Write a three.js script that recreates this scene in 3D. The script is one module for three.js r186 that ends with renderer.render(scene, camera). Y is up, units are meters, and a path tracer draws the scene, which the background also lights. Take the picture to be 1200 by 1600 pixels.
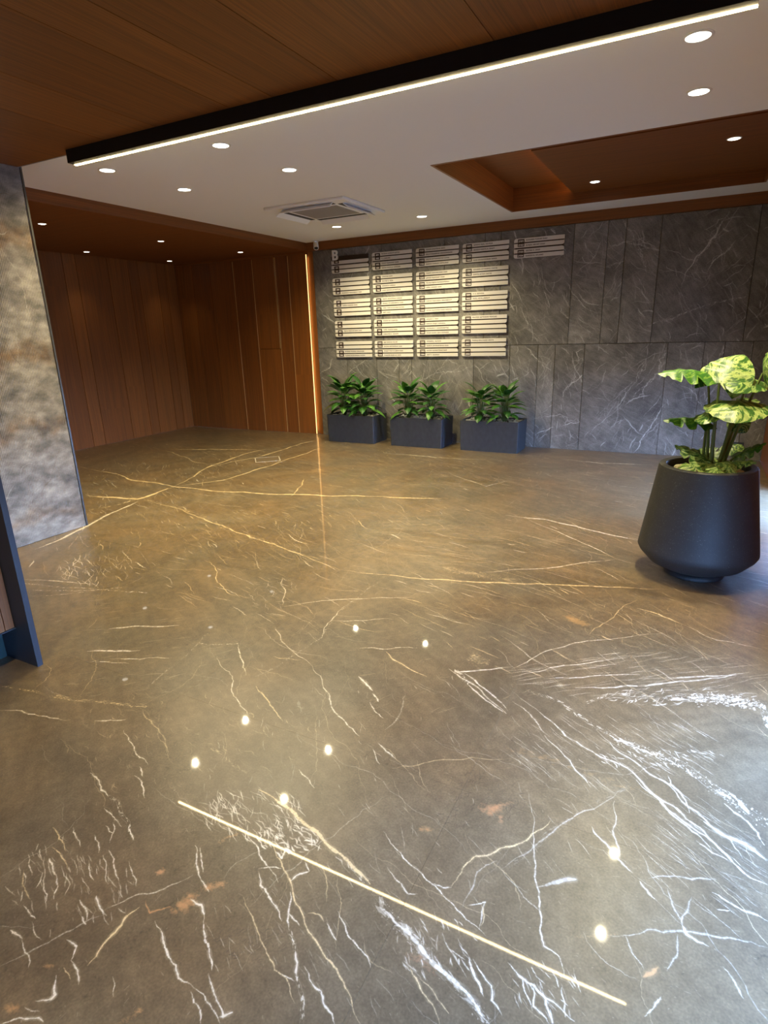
import * as THREE from 'three';
import { RoundedBoxGeometry } from 'three/addons/geometries/RoundedBoxGeometry.js';
import { TextGeometry } from 'three/addons/geometries/TextGeometry.js';
import { FontLoader } from 'three/addons/loaders/FontLoader.js';
import { RectAreaLightUniformsLib } from 'three/addons/lights/RectAreaLightUniformsLib.js';
import { mergeGeometries } from 'three/addons/utils/BufferGeometryUtils.js';
import { createNoise2D } from 'simplex-noise';

// ---------------------------------------------------------------- camera, sky, exposure
RectAreaLightUniformsLib.init();
const scene = new THREE.Scene();
const camera = new THREE.PerspectiveCamera(82.29, 1200 / 1600, 0.05, 100);
camera.position.set(0, 1.5, 0);
camera.rotation.set(-0.29893, 0.4851, -0.0297, 'YXZ');
const renderer = new THREE.WebGLRenderer({ antialias: true });
renderer.toneMapping = THREE.LinearToneMapping;
renderer.toneMappingExposure = 1.0;
renderer.shadowMap.enabled = true;
scene.background = new THREE.Color().setRGB(0.25, 0.48, 1.0);
scene.backgroundIntensity = 58.0;

const WARM = new THREE.Color().setRGB(1.0, 0.86, 0.51);
const AMBER = new THREE.Color().setRGB(1.0, 0.5, 0.14);
const DOWNLIGHT = 17, ALCOVE_LIGHT = 0.9, TRAY_LIGHT = 3;

// ---------------------------------------------------------------- helpers
function rng(seed) {
  let s = seed >>> 0;
  return () => { s = (s + 0x6d2b79f5) | 0; let t = Math.imul(s ^ (s >>> 15), 1 | s); t = (t + Math.imul(t ^ (t >>> 7), 61 | t)) ^ t; return ((t ^ (t >>> 14)) >>> 0) / 4294967296; };
}
const noiseA = createNoise2D(rng(11)), noiseB = createNoise2D(rng(23)), noiseC = createNoise2D(rng(37));
const fbm = (n, x, y, o = 4) => { let a = 0.5, s = 0; for (let i = 0; i < o; i++) { s += a * n(x, y); x *= 2.03; y *= 2.03; a *= 0.5; } return s; };
const lin = (r, g, b) => new THREE.Color().setRGB(r, g, b);
const taken = new Map();
function numbered(name) { const n = taken.get(name) ?? 0; taken.set(name, n + 1); return n ? name + '_' + String(n).padStart(3, '0') : name; }
function mesh(name, geometry, material, parent) {
  const m = new THREE.Mesh(geometry, material);
  m.name = parent ? name : numbered(name);
  m.castShadow = m.receiveShadow = true;
  (parent ?? scene).add(m);
  return m;
}
function tag(o, label, category, group) { o.userData.label = label; o.userData.category = category; if (group) o.userData.group = group; return o; }
function thing(name, [x, y, z], label, category, group) {
  const g = new THREE.Group(); g.name = numbered(name); g.position.set(x, y, z); scene.add(g);
  return tag(g, label, category, group);
}
function structure(name, label) {
  const g = new THREE.Group(); g.name = numbered(name); scene.add(g); g.userData.kind = 'structure'; if (label) g.userData.label = label; return g;
}
// box between two corners, uv in metres along each face
function span(x0, y0, z0, x1, y1, z1, uvTurn = false) {
  const g = new THREE.BoxGeometry(x1 - x0, y1 - y0, z1 - z0); g.translate((x0 + x1) / 2, (y0 + y1) / 2, (z0 + z1) / 2);
  return metreUV(g, uvTurn);
}
function metreUV(g, turn) {
  const p = g.attributes.position, n = g.attributes.normal, uv = new Float32Array(p.count * 2);
  for (let i = 0; i < p.count; i++) {
    const ax = Math.abs(n.getX(i)), ay = Math.abs(n.getY(i)), az = Math.abs(n.getZ(i));
    let u, v;
    if (ay > ax && ay > az) { u = p.getX(i); v = p.getZ(i); } else if (ax > az) { u = p.getZ(i); v = p.getY(i); } else { u = p.getX(i); v = p.getY(i); }
    uv[i * 2] = turn ? v : u; uv[i * 2 + 1] = turn ? u : v;
  }
  g.setAttribute('uv', new THREE.BufferAttribute(uv, 2));
  return g;
}
function shiftUV(g, du, dv) { const a = g.attributes.uv; for (let i = 0; i < a.count; i++) a.setXY(i, a.getX(i) + du, a.getY(i) + dv); return g; }
function lathe(profile, seg = 48) { return new THREE.LatheGeometry(profile.map(([r, y]) => new THREE.Vector2(r, y)), seg); }
function canvasOf(w, h) { const c = document.createElement('canvas'); c.width = w; c.height = h; return [c, c.getContext('2d')]; }
function textureOf(c, srgb = true) { const t = new THREE.CanvasTexture(c); if (srgb) t.colorSpace = THREE.SRGBColorSpace; t.wrapS = t.wrapT = THREE.RepeatWrapping; t.anisotropy = 8; return t; }
// fill a canvas from f(px, py) -> [r, g, b] (0..255), computed at a fraction of its size
function fill(ctx, w, h, step, f) {
  const sw = Math.ceil(w / step), sh = Math.ceil(h / step), [c, k] = canvasOf(sw, sh), im = k.createImageData(sw, sh), d = im.data;
  for (let y = 0, i = 0; y < sh; y++) for (let x = 0; x < sw; x++, i += 4) { const q = f((x + 0.5) * step, (y + 0.5) * step); d[i] = q[0]; d[i + 1] = q[1]; d[i + 2] = q[2]; d[i + 3] = 255; }
  k.putImageData(im, 0, 0);
  ctx.imageSmoothingEnabled = true;
  ctx.drawImage(c, 0, 0, sw * step, sh * step);
}

// ---------------------------------------------------------------- stone veins
const FLOOR_VEINS = [
  [8,0.95,0,-179,-105,-174,-104,-168,-101,-163,-100],
  [15,0.95,0,-163,-100,-158,-100,-153,-97,-147,-95,-144,-93],
  [6,0.9,0,-144,-93,-140,-91],
  [5,0.9,0,-160,-96,-155,-95,-148,-93],
  [6,0.9,0,-163,-111,-155,-108,-151,-105],
  [6,0.8,0,-165,-115,-160,-112],
  [4,0.8,0,-153,-91,-150,-90,-148,-90],
  [4,0.8,0,-152,-93,-146,-87],
  [5,0.9,1,-168,-83,-162,-81,-156,-79],
  [5,0.85,0,-162,-86,-158,-84,-153,-82],
  [5,0.85,0,-153,-87,-146,-83],
  [4,0.85,0,-164,-76,-160,-74],
  [8,0.95,0,-158,-75,-155,-74,-150,-72],
  [5,0.9,0,-150,-72,-144,-67],
  [4,0.85,1,-161,-78,-155,-77,-149,-75],
  [3,0.8,0,-152,-75,-144,-72,-142,-69],
  [3,0.7,0,-152,-78,-145,-75],
  [4,0.8,0,-165,-73,-157,-69],
  [4,0.8,0,-155,-71,-152,-67],
  [4,0.9,0,-159,-74,-150,-68,-147,-67,-143,-64],
  [4,0.85,1,-161,-69,-154,-65,-150,-64],
  [4,0.9,0,-150,-62,-145,-61,-143,-61],
  [3,0.8,0,-143,-60,-136,-58],
  [3,0.7,0,-143,-75,-137,-73],
  [5,0.85,0,-145,-79,-139,-76],
  [4,0.9,0,-144,-83,-134,-77],
  [5,0.9,0,-144,-85,-136,-81,-132,-79],
  [7,0.95,0,-134,-73,-132,-72,-127,-70],
  [6,0.9,0,-137,-70,-130,-67],
  [6,0.9,0,-132,-67,-129,-66],
  [4,0.85,0,-135,-85,-129,-82,-126,-80],
  [9,0.95,1,-120,-76,-121,-72,-120,-68,-120,-64,-119,-59],
  [5,0.7,0,-114,-90,-119,-82,-124,-78,-128,-71],
  [6,0.6,3,-127,-70,-130,-66,-133,-60,-136,-54,-139,-49],
  [8,0.9,0,-146,-56,-141,-56],
  [4,0.85,0,-141,-56,-135,-54,-132,-52],
  [6,0.95,0,-130,-61,-126,-61,-124,-58],
  [5,0.95,0,-124,-58,-120,-57,-117,-55],
  [3,0.8,1,-124,-56,-120,-55],
  [8,0.9,0,-124,-54,-120,-51,-120,-50,-123,-48],
  [6,0.95,0,-126,-41,-123,-44,-119,-46,-117,-46],
  [3,0.9,0,-124,-46,-120,-47],
  [7,0.95,0,-113,-75,-108,-73,-105,-71,-99,-69,-96,-67,-91,-67],
  [6,0.8,2,-120,-78,-116,-76,-114,-78,-112,-80],
  [43,0.7,2,-111,-80,-109,-82,-109,-85],
  [21,0.6,2,-124,-86,-123,-87],
  [3,0.8,0,-111,-60,-107,-57],
  [20,0.5,2,-128,-44,-125,-45],
  [15,0.5,2,-101,-53,-99,-57,-99,-58],
  [11,0.5,2,-129,-54,-127,-55],
  [6,0.9,0,-121,-98,-114,-92,-111,-90],
  [7,0.95,0,-111,-90,-106,-88],
  [5,0.85,0,-119,-98,-112,-92],
  [27,0.7,2,-108,-88,-106,-90,-104,-92],
  [13,0.8,2,-115,-102,-114,-105,-112,-107],
  [9,0.95,0,-109,-84,-105,-84,-102,-82],
  [7,0.95,0,-102,-82,-97,-77,-92,-74,-90,-72],
  [6,0.95,0,-90,-71,-87,-69,-81,-66,-80,-65],
  [8,0.95,0,-81,-65,-79,-67],
  [5,0.9,0,-91,-66,-86,-64,-84,-62],
  [4,0.9,0,-91,-67,-85,-66,-80,-64],
  [6,0.9,0,-107,-107,-103,-106,-99,-103,-90,-99],
  [5,0.85,0,-98,-100,-92,-103],
  [7,0.95,0,-97,-99,-94,-96,-87,-93,-82,-90],
  [6,0.95,1,-102,-110,-96,-106,-91,-103,-86,-100,-78,-94,-72,-90,-66,-87,-59,-84,-55,-81,-51,-78],
  [8,0.9,0,-97,-107,-94,-106,-95,-109],
  [6,0.9,0,-85,-98,-82,-93,-79,-89],
  [13,0.95,0,-79,-89,-76,-87,-74,-85],
  [8,0.95,0,-74,-85,-72,-83,-70,-80],
  [12,0.95,0,-70,-80,-66,-77,-63,-72],
  [5,0.9,0,-82,-93,-80,-92,-77,-91],
  [4,0.85,1,-96,-91,-91,-88,-83,-83,-76,-79,-71,-78,-67,-75],
  [3,0.85,0,-74,-79,-72,-79,-70,-79],
  [6,0.9,0,-70,-83,-67,-81,-63,-80,-61,-78,-58,-77,-56,-75],
  [5,0.85,0,-71,-95,-68,-93,-66,-92],
  [5,0.9,0,-70,-99,-67,-97,-63,-94,-57,-92,-55,-90],
  [4,0.8,1,-77,-95,-74,-96,-72,-95],
  [8,0.85,0,-87,-101,-86,-104,-84,-106],
  [5,0.85,0,-87,-108,-84,-106],
  [11,0.85,1,-118,-125,-105,-123,-96,-120,-88,-118,-79,-115],
  [17,0.7,0,-79,-114,-70,-111,-59,-106],
  [10,0.9,1,-89,-118,-79,-115,-71,-112,-66,-110],
  [37,0.55,0,-62,-106,-54,-103,-47,-101,-41,-98],
  [27,0.6,0,-41,-98,-35,-95,-29,-93,-25,-91],
  [11,0.85,0,-59,-105,-50,-102,-39,-97,-30,-94,-25,-91],
  [5,0.9,0,-71,-128,-67,-125,-59,-121,-51,-118,-44,-115,-38,-112,-32,-110],
  [5,0.85,0,-64,-117,-58,-114,-55,-112,-53,-113],
  [8,0.8,1,-45,-119,-44,-125,-42,-132,-38,-135,-35,-139,-30,-144,-27,-150,-25,-155],
  [5,0.85,0,-34,-163,-29,-148,-26,-138,-24,-131,-20,-120,-18,-114,-14,-113,-12,-109],
  [23,0.28,3,-34,-131,-28,-141,-23,-152,-18,-161,-4,-182],
  [6,0.6,3,-34,-131,-28,-141,-23,-152,-18,-161,-4,-182],
  [5,0.8,0,-50,-118,-47,-118,-45,-119],
  [44,0.6,2,-46,-150,-43,-151,-41,-154],
  [15,0.6,2,-40,-150,-39,-147],
  [15,0.6,2,-43,-152,-38,-157],
  [20,0.5,2,-61,-134,-58,-135],
  [11,0.6,3,-23,-130,-16,-136,-14,-137],
  [4,0.6,3,-33,-130,-26,-125,-20,-122],
  [5,0.8,0,-39,-116,-35,-119,-34,-111],
  [4,0.7,1,-36,-118,-34,-115,-34,-112],
  [5,0.7,3,-40,-115,-40,-127,-36,-133],
  [8,0.95,0,-34,-103,-31,-99,-28,-96],
  [6,0.95,0,-33,-103,-27,-99,-26,-96,-23,-94],
  [7,0.95,0,-25,-106,-21,-104,-15,-102,-8,-100],
  [4,0.9,0,-21,-104,-20,-102,-17,-98],
  [5,0.9,0,-18,-104,-17,-99,-13,-97],
  [7,0.95,0,-15,-102,-12,-97],
  [4,0.85,0,-12,-106,-10,-100],
  [6,0.85,1,-46,-94,-42,-91,-35,-86],
  [4,0.8,1,-43,-93,-34,-89],
  [22,0.3,2,-48,-97,-45,-97,-40,-96],
  [48,0.4,2,-45,-182,-33,-183,-22,-182,-9,-180,8,-180],
  [23,0.95,0,-50,-221,-34,-219],
  [26,0.95,0,-34,-219,-22,-210,-11,-204],
  [49,0.9,0,-11,-204,-1,-202,10,-200],
  [46,0.9,0,10,-200,20,-193,27,-189,36,-182],
  [19,0.9,0,-25,-223,-18,-233,-6,-237,4,-240],
  [46,0.9,0,4,-240,14,-244,23,-248],
  [76,0.85,0,14,-244,23,-249,30,-249,38,-251],
  [31,0.85,0,38,-254,40,-243,40,-237],
  [10,0.8,0,-60,-235,-54,-247,-38,-271,-27,-279,1,-299],
  [10,0.8,0,-58,-229,-39,-248,-19,-264],
  [10,0.8,0,-45,-233,-25,-245,-7,-254],
  [12,0.8,0,-31,-232,-11,-243,13,-260],
  [14,0.8,0,-6,-246,16,-260,36,-276],
  [12,0.8,0,3,-256,16,-263,31,-271],
  [10,0.85,0,-86,-223,-72,-216,-53,-202],
  [10,0.85,0,-80,-223,-65,-214,-53,-204],
  [9,0.85,0,-55,-218,-36,-205,-20,-194,-6,-190,9,-178,18,-171,31,-160],
  [7,0.7,0,-53,-211,-43,-204,-34,-195],
  [7,0.85,0,-36,-195,-22,-181,-16,-175],
  [8,0.8,0,-19,-207,-2,-193,9,-187,14,-183],
  [8,0.85,0,-5,-187,5,-179,13,-172,23,-165,29,-159,34,-158],
  [7,0.85,0,-1,-185,5,-179,13,-171,20,-164],
  [7,0.8,0,4,-191,13,-180,20,-174,25,-171,28,-165],
  [10,0.9,0,18,-175,23,-172,29,-171,34,-167],
  [9,0.85,0,24,-186,30,-181,34,-173],
  [7,0.85,0,7,-192,8,-188,11,-185,14,-177],
  [5,0.8,0,16,-166,25,-162],
  [7,0.9,0,-13,-158,-11,-155,-7,-152,-3,-148,0,-146],
  [6,0.9,0,2,-144,4,-142,6,-140],
  [5,0.8,0,-8,-172,-7,-159,-5,-154,-4,-150],
  [9,0.8,0,13,-135,14,-133,19,-132],
  [6,0.7,3,15,-145,13,-138,13,-135],
  [13,0.45,2,-11,-120,-5,-123,-2,-125],
  [7,0.6,3,-4,-124,5,-130,12,-133,18,-135,25,-137,32,-138],
  [6,0.7,3,4,-146,15,-151,21,-154],
  [5,0.7,3,9,-145,11,-139,13,-136],
  [7,0.85,0,20,-149,26,-147,33,-146],
  [4,0.8,0,21,-144,24,-145],
  [5,0.7,3,12,-132,12,-126,10,-121],
  [10,0.5,2,5,-117,7,-119,8,-121],
  [5,0.8,0,9,-114,8,-112,6,-108],
  [4,0.7,3,0,-126,2,-122,5,-119],
  [4,0.8,0,22,-128,25,-124,26,-122],
  [12,0.85,1,-266,-124,-253,-127,-237,-129,-221,-133,-206,-138,-192,-142],
  [26,0.4,1,-238,-130,-221,-133,-207,-138,-193,-142],
  [8,0.7,0,-248,-113,-229,-118,-214,-122],
  [8,0.8,0,-204,-126,-193,-132],
  [10,0.9,0,-257,-162,-244,-168,-233,-174],
  [8,0.8,0,-240,-162,-226,-168,-212,-176],
  [8,0.7,0,-244,-157,-228,-163],
  [15,0.6,3,-203,-152,-206,-166,-209,-186,-214,-202],
  [12,0.9,0,-211,-192,-201,-195,-192,-200],
  [7,0.85,0,-192,-200,-180,-189,-169,-179],
  [6,0.85,0,-188,-127,-179,-123,-171,-119,-163,-117],
  [14,0.85,0,-372,-202,-361,-205,-334,-212,-298,-221,-286,-225],
  [15,0.85,0,-361,-196,-326,-211,-307,-224],
  [12,0.7,0,-351,-191,-336,-200,-324,-209],
  [11,0.6,0,-381,-206,-355,-214,-327,-221],
  [8,0.9,1,-292,-281,-277,-275,-261,-259,-240,-246,-230,-244],
  [10,0.7,0,-267,-183,-255,-192,-235,-202],
  [6,0.8,0,-193,-186,-178,-178,-166,-166,-154,-159,-148,-156],
  [23,0.3,1,-160,-138,-149,-135,-141,-133,-127,-129],
  [7,0.5,1,-192,-140,-181,-135,-162,-125],
  [18,0.9,1,-461,-377,-406,-369,-360,-353,-311,-337,-266,-327,-228,-315,-195,-304],
  [21,0.95,1,-195,-304,-164,-309,-131,-315,-100,-323,-86,-328,-57,-338,-29,-347,-1,-356],
  [62,0.3,1,-465,-380,-409,-372,-311,-337,-266,-327],
  [36,0.9,1,-676,-459,-603,-449,-544,-432,-477,-428,-416,-430,-360,-441,-297,-458,-250,-475,-191,-491],
  [46,0.85,1,-474,-426,-508,-513,-519,-590,-512,-629],
  [37,0.85,1,-474,-426,-444,-470,-440,-549,-441,-626,-445,-662],
  [39,0.8,1,-508,-513,-488,-579,-490,-681,-481,-711],
  [31,0.9,1,-534,-368,-502,-373,-471,-378,-471,-398,-474,-426],
  [36,0.85,1,-483,-333,-473,-353,-471,-378],
  [23,0.85,0,-429,-246,-433,-273,-443,-303,-458,-348,-465,-373],
  [55,0.7,1,-645,-583,-578,-606,-525,-625],
  [25,0.6,1,-651,-576,-597,-554,-545,-530,-519,-528],
  [19,0.8,1,-335,-443,-348,-478,-364,-507],
  [11,0.8,0,-197,-244,-189,-251,-180,-260,-172,-265,-165,-269,-144,-280,-132,-286],
  [8,0.9,0,-222,-278,-207,-261,-198,-246],
  [15,0.6,3,-163,-307,-163,-283,-163,-261,-162,-243,-156,-223,-158,-208,-160,-191,-164,-180],
  [8,0.8,0,-163,-261,-162,-243,-156,-223],
  [7,0.8,0,-185,-222,-170,-210,-148,-200],
  [7,0.85,0,-148,-200,-128,-184,-117,-173,-105,-167,-100,-164],
  [7,0.85,1,-159,-174,-148,-168,-133,-159],
  [10,0.9,0,-121,-200,-116,-197,-110,-193],
  [9,0.9,0,-109,-191,-104,-187],
  [6,0.8,0,-107,-185,-97,-178],
  [7,0.85,0,-92,-164,-87,-161,-82,-159],
  [5,0.8,0,-92,-160,-86,-154],
  [10,0.85,1,-120,-225,-114,-220,-106,-217,-93,-213],
  [8,0.8,0,-133,-222,-122,-226,-107,-234],
  [9,0.8,0,-162,-241,-148,-247,-132,-256],
  [7,0.5,3,-96,-197,-92,-183,-93,-172],
  [5,0.6,1,-81,-154,-69,-164,-44,-177],
  [5,0.7,0,-111,-139,-101,-134],
  [33,0.28,3,-135,-171,-131,-169,-126,-166],
  [82,0.28,1,-81,-238,-77,-237,-71,-233],
  [47,0.3,1,-107,-239,-102,-238],
  [30,0.95,0,-83,-223,-80,-221,-74,-215],
  [10,0.9,0,-74,-215,-66,-209,-53,-202],
  [11,0.9,0,-82,-222,-77,-225,-60,-237],
  [31,0.8,1,-249,-473,-225,-480,-197,-488],
  [26,0.95,0,-128,-461,-96,-462,-70,-454,-40,-442,-22,-439],
  [14,0.85,0,-112,-463,-75,-431,-54,-414,-35,-396],
  [15,0.85,0,-109,-336,-77,-357,-56,-375,-34,-393],
  [87,0.3,1,-132,-334,-112,-332,-89,-333],
  [8,0.8,1,-33,-283,-24,-310,-15,-334],
  [12,0.8,2,-30,-304,-18,-283,-9,-261],
  [14,0.8,1,-14,-323,-3,-320,10,-312],
  [73,0.4,2,-46,-297,-42,-295,-37,-291],
  [9,0.7,0,10,-312,24,-302,43,-301],
  [39,0.8,0,-127,-700,-83,-690,-30,-699],
  [41,0.6,0,-345,-660,-272,-656,-211,-666],
  [22,0.6,0,-229,-589,-172,-546,-156,-580],
];
const WALL_VEINS = [
  [18,0.9,-94,265,-81,249,-69,225,-61,205],
  [12,0.8,8,250,-1,232,-14,215,-24,186],
  [21,0.9,13,258,4,240,-6,223,-12,211],
  [13,0.75,22,230,9,216,-1,201],
  [20,0.9,-106,232,-87,238,-70,234,-51,227],
  [16,0.85,-106,213,-95,216,-85,218],
  [10,0.6,-142,224,-124,219,-106,215],
  [25,0.85,-49,150,-24,158,-3,165,18,171,38,174],
  [15,0.7,-24,156,-36,152],
  [10,0.6,-44,226,-21,215,-11,211],
  [10,0.5,-51,208,-29,203,-3,191],
  [15,0.8,-202,174,-194,158,-185,143,-173,130],
  [11,0.7,-175,196,-168,180,-165,171],
  [16,0.85,-154,190,-147,179,-142,171],
  [16,0.85,-153,173,-147,163,-141,157],
  [11,0.7,-148,200,-141,189,-131,178,-109,163],
  [23,0.9,-30,120,-37,97,-49,81,-62,68],
  [15,0.85,-30,111,-36,101],
  [18,0.9,-52,112,-56,97,-63,82],
  [11,0.8,-63,82,-72,67,-82,52],
  [13,0.8,-27,60,-38,38,-50,15,-56,-1],
  [10,0.7,-31,72,-49,45],
  [10,0.6,-72,61,-95,36,-108,19],
  [11,0.6,-31,38,-44,23],
  [16,0.9,-123,112,-131,93,-140,77,-143,66],
  [11,0.8,-123,123,-131,119,-127,108],
  [12,0.7,-140,74,-125,89,-122,93],
  [16,0.9,-178,37,-150,42,-121,35],
  [13,0.8,-176,16,-161,23,-153,27],
  [12,0.8,-141,30,-121,35],
  [12,0.8,-194,128,-181,114,-175,108],
  [10,0.7,-186,101,-179,87],
  [10,0.6,-172,104,-159,97],
  [11,0.7,-149,125,-139,117],
  [12,0.7,24,125,21,111],
  [20,0.85,-349,79,-325,89,-297,96,-261,103],
  [11,0.7,-406,100,-384,90,-372,87],
  [11,0.7,-261,105,-243,80],
  [11,0.7,-226,111,-212,88],
  [25,0.55,-489,208,-471,232,-459,250],
  [10,0.7,-485,177,-475,163],
  [13,0.7,-503,91,-485,100,-479,114],
  [11,0.6,-458,86,-435,105,-414,114],
  [13,0.8,-169,259,-163,253],
  [11,0.7,-213,204,-200,181],
  [15,0.7,13,55,16,83,13,104],
  [11,0.6,-16,83,2,73,13,55],
  [10,0.6,36,170,56,147],
  [11,0.6,53,147,46,137,44,131],
  [11,0.6,-137,206,-117,226,-111,242],
  [10,0.6,-108,170,-94,197,-92,210],
  [9,0.6,-78,209,-58,175,-52,164],
  [9,0.5,-278,100,-297,113,-306,100],
  [8,0.5,-15,166,-3,145,11,132],
];
const FLOOR_STREAKS = [
  [-3.49,-2.376,0.251,-0.109,0.245,0.188,45,0.35,0.077,0.049,2.29,12.9,0.8,0],
  [-1.129,-1.156,0.162,-0.078,0.063,0.076,80,0.46,0.035,0.018,2.43,5.2,0.8,0],
  [-0.954,-1.127,0.099,-0.048,0.029,0.039,45,0.6,0.018,0.006,3.0,7.4,0.85,0],
  [-1.546,-3.973,0.54,-0.225,0.226,0.578,130,0.05,0.047,-0.015,6.0,9.3,0.6,1],
  [-0.764,-4.38,0.442,-0.184,0.088,0.45,60,0.25,0.05,0.019,5.0,9.3,0.6,0],
  [-0.071,-2.554,0.486,-0.224,0.016,0.197,70,0.08,0.074,-0.056,3.33,6.5,0.6,0],
  [0.088,-2.436,0.286,-0.133,0.002,0.069,60,0.5,0.018,-0.018,3.75,12.1,0.85,0],
  [-0.112,-1.984,0.359,-0.169,0.024,0.2,70,0.12,0.05,0.031,3.2,4.8,0.6,0],
  [0.039,-1.999,0.225,-0.107,0.003,0.057,40,0.5,0.015,0.009,3.0,9.6,0.85,0],
  [-1.452,-0.73,0.162,-0.079,0.154,0.11,45,0.3,0.024,0.011,3.0,4.8,0.6,0],
  [0.18,-1.604,0.158,-0.076,-0.001,0.231,60,0.12,0.033,0.02,3.6,3.6,0.5,0],
  [-2.84,-3.516,0.722,-0.3,0.412,0.54,90,0.35,0.081,0.029,3.2,11.7,0.6,1],
  [-0.654,-1.689,0.808,-0.382,0.212,0.542,110,0.35,0.018,0.016,5.0,4.5,0.4,0],
  [-0.498,-1.524,0.153,-0.073,0.041,0.119,70,0.7,0.009,-0.017,3.25,3.9,0.5,4],
  [-0.863,-0.82,0.09,-0.044,0.033,0.04,40,0.6,0.009,-0.009,3.25,3.3,0.5,4],
  [-2.146,-2.576,0.163,-0.072,0.162,0.209,35,0.6,0.048,0.018,3.0,9.0,0.7,0],
  [-2.474,-1.789,0.499,-0.227,0.45,0.377,60,0.2,0.027,-0.025,5.0,5.7,0.35,0],
  [-4.336,-4.896,1.657,-0.624,0.736,0.869,90,0.3,0.093,0.003,4.4,14.8,0.4,1],
  [-1.17,-5.538,0.954,-0.371,0.222,0.984,80,0.3,0.063,0.013,4.4,12.0,0.4,0],
  [-0.426,-1.016,0.102,-0.05,0.031,0.075,35,0.4,0.012,0.01,3.4,4.9,0.7,0],
  [-0.143,-1.045,0.081,-0.04,0.014,0.064,25,0.4,0.013,0.012,2.86,3.8,0.7,0],
  [-1.227,-2.285,0.872,-0.397,0.256,0.497,80,0.3,0.023,-0.024,6.0,4.9,0.3,1],
  [-0.718,-0.929,0.274,-0.134,0.115,0.176,50,0.25,0.022,0.012,3.57,3.1,0.45,0],
  [-1.601,-1.362,0.463,-0.218,0.256,0.259,60,0.5,0.029,0.012,3.75,5.0,0.35,1],
  [-0.114,-3.081,0.362,-0.162,0.031,0.378,50,0.6,0.029,0.029,4.0,6.8,0.5,1],
];

const VEIN_COLOURS = ['218,207,188', '216,191,146', '180,132,88', '184,174,160', '56,47,39'];
// an uneven line through points given in metres
function vein(ctx, toPx, scale, pts, width, colour, alpha, seed, rough = 1) {
  const r = rng(seed * 7919 + 13);
  let q = pts.map((p) => [p[0], p[1]]);
  for (let k = 0; k < 3; k++) {
    const n = [q[0]];
    for (let i = 1; i < q.length; i++) {
      const [ax, ay] = q[i - 1], [bx, by] = q[i], l = Math.hypot(bx - ax, by - ay), o = (r() - 0.5) * l * 0.22 * rough;
      n.push([(ax + bx) / 2 - ((by - ay) / (l || 1)) * o, (ay + by) / 2 + ((bx - ax) / (l || 1)) * o], [bx, by]);
    }
    q = n;
  }
  const zc = rough < 3 && ctx.veinDepth ? ctx.veinDepth(pts[pts.length >> 1][1]) : 0, chip = 0.0095 + zc; width *= width > chip ? 0.85 : zc > 0.004 ? 0.48 : 0.6; const P = q.map(toPx), N = P.length, w = width * scale;
  ctx.lineCap = 'round';
  const paint = (a, ww, off) => {
    for (let i = 1; i < N; i++) {
      const t = i / N, taper = Math.min(1, 3.5 * Math.min(t, 1 - t) + 0.08), lw = Math.max(0.5, ww * taper * (0.45 + 1.0 * r()));
      const dx = P[i][0] - P[i - 1][0], dy = P[i][1] - P[i - 1][1], l = Math.hypot(dx, dy) || 1, ox = (-dy / l) * off * w, oy = (dx / l) * off * w;
      ctx.strokeStyle = `rgba(${colour},${a * (0.6 + 0.4 * r())})`; ctx.lineWidth = lw;
      ctx.beginPath(); ctx.moveTo(P[i - 1][0] + ox, P[i - 1][1] + oy); ctx.lineTo(P[i][0] + ox, P[i][1] + oy); ctx.stroke();
    }
  };
  if (width < chip) { paint(alpha, w, 0); paint(alpha * 0.14, w * 2.4, 0); return; }
  // wide veins are crushed stone: ragged splinters in a broken chain, with loose chips and threads round them
  for (const o of [-0.4, 0.42]) paint(alpha * 0.4, Math.max(0.8, w * 0.05), o);
  const len = P.reduce((s, p, i) => s + (i ? Math.hypot(p[0] - P[i - 1][0], p[1] - P[i - 1][1]) : 0), 0), big = Math.min(260, Math.round((len / w) * 1.5)), chips = Math.min(900, Math.round((len * w) / 40));
  for (let k = 0; k < big + chips; k++) {
    const isBig = k < big, t = r() * (N - 1), i = Math.floor(t), f = t - i, a = P[i], b = P[Math.min(N - 1, i + 1)], dx = b[0] - a[0], dy = b[1] - a[1], l = Math.hypot(dx, dy) || 1, o = (r() + r() - 1) * (isBig ? 0.5 : 0.85) * w;
    const x = a[0] + dx * f - (dy / l) * o, y = a[1] + dy * f + (dx / l) * o, turn = Math.atan2(dy, dx) + (r() - 0.5) * (isBig ? 0.9 : 3), la = isBig ? w * (0.2 + 0.55 * r()) : w * (0.04 + 0.12 * r() * r()), lb = la * (isBig ? 0.12 + 0.22 * r() : 0.5), ct = Math.cos(turn), st = Math.sin(turn);
    ctx.fillStyle = `rgba(${colour},${alpha * (0.45 + 0.5 * r())})`;
    ctx.beginPath();
    for (let m = 0; m < 11; m++) { const an = m * 0.571, ra = la * (0.55 + 0.75 * r()) * Math.cos(an), rb = lb * (0.4 + 1.1 * r()) * Math.sin(an); ctx.lineTo(x + ra * ct - rb * st, y + ra * st + rb * ct); }
    ctx.fill();
  }
}
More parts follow.
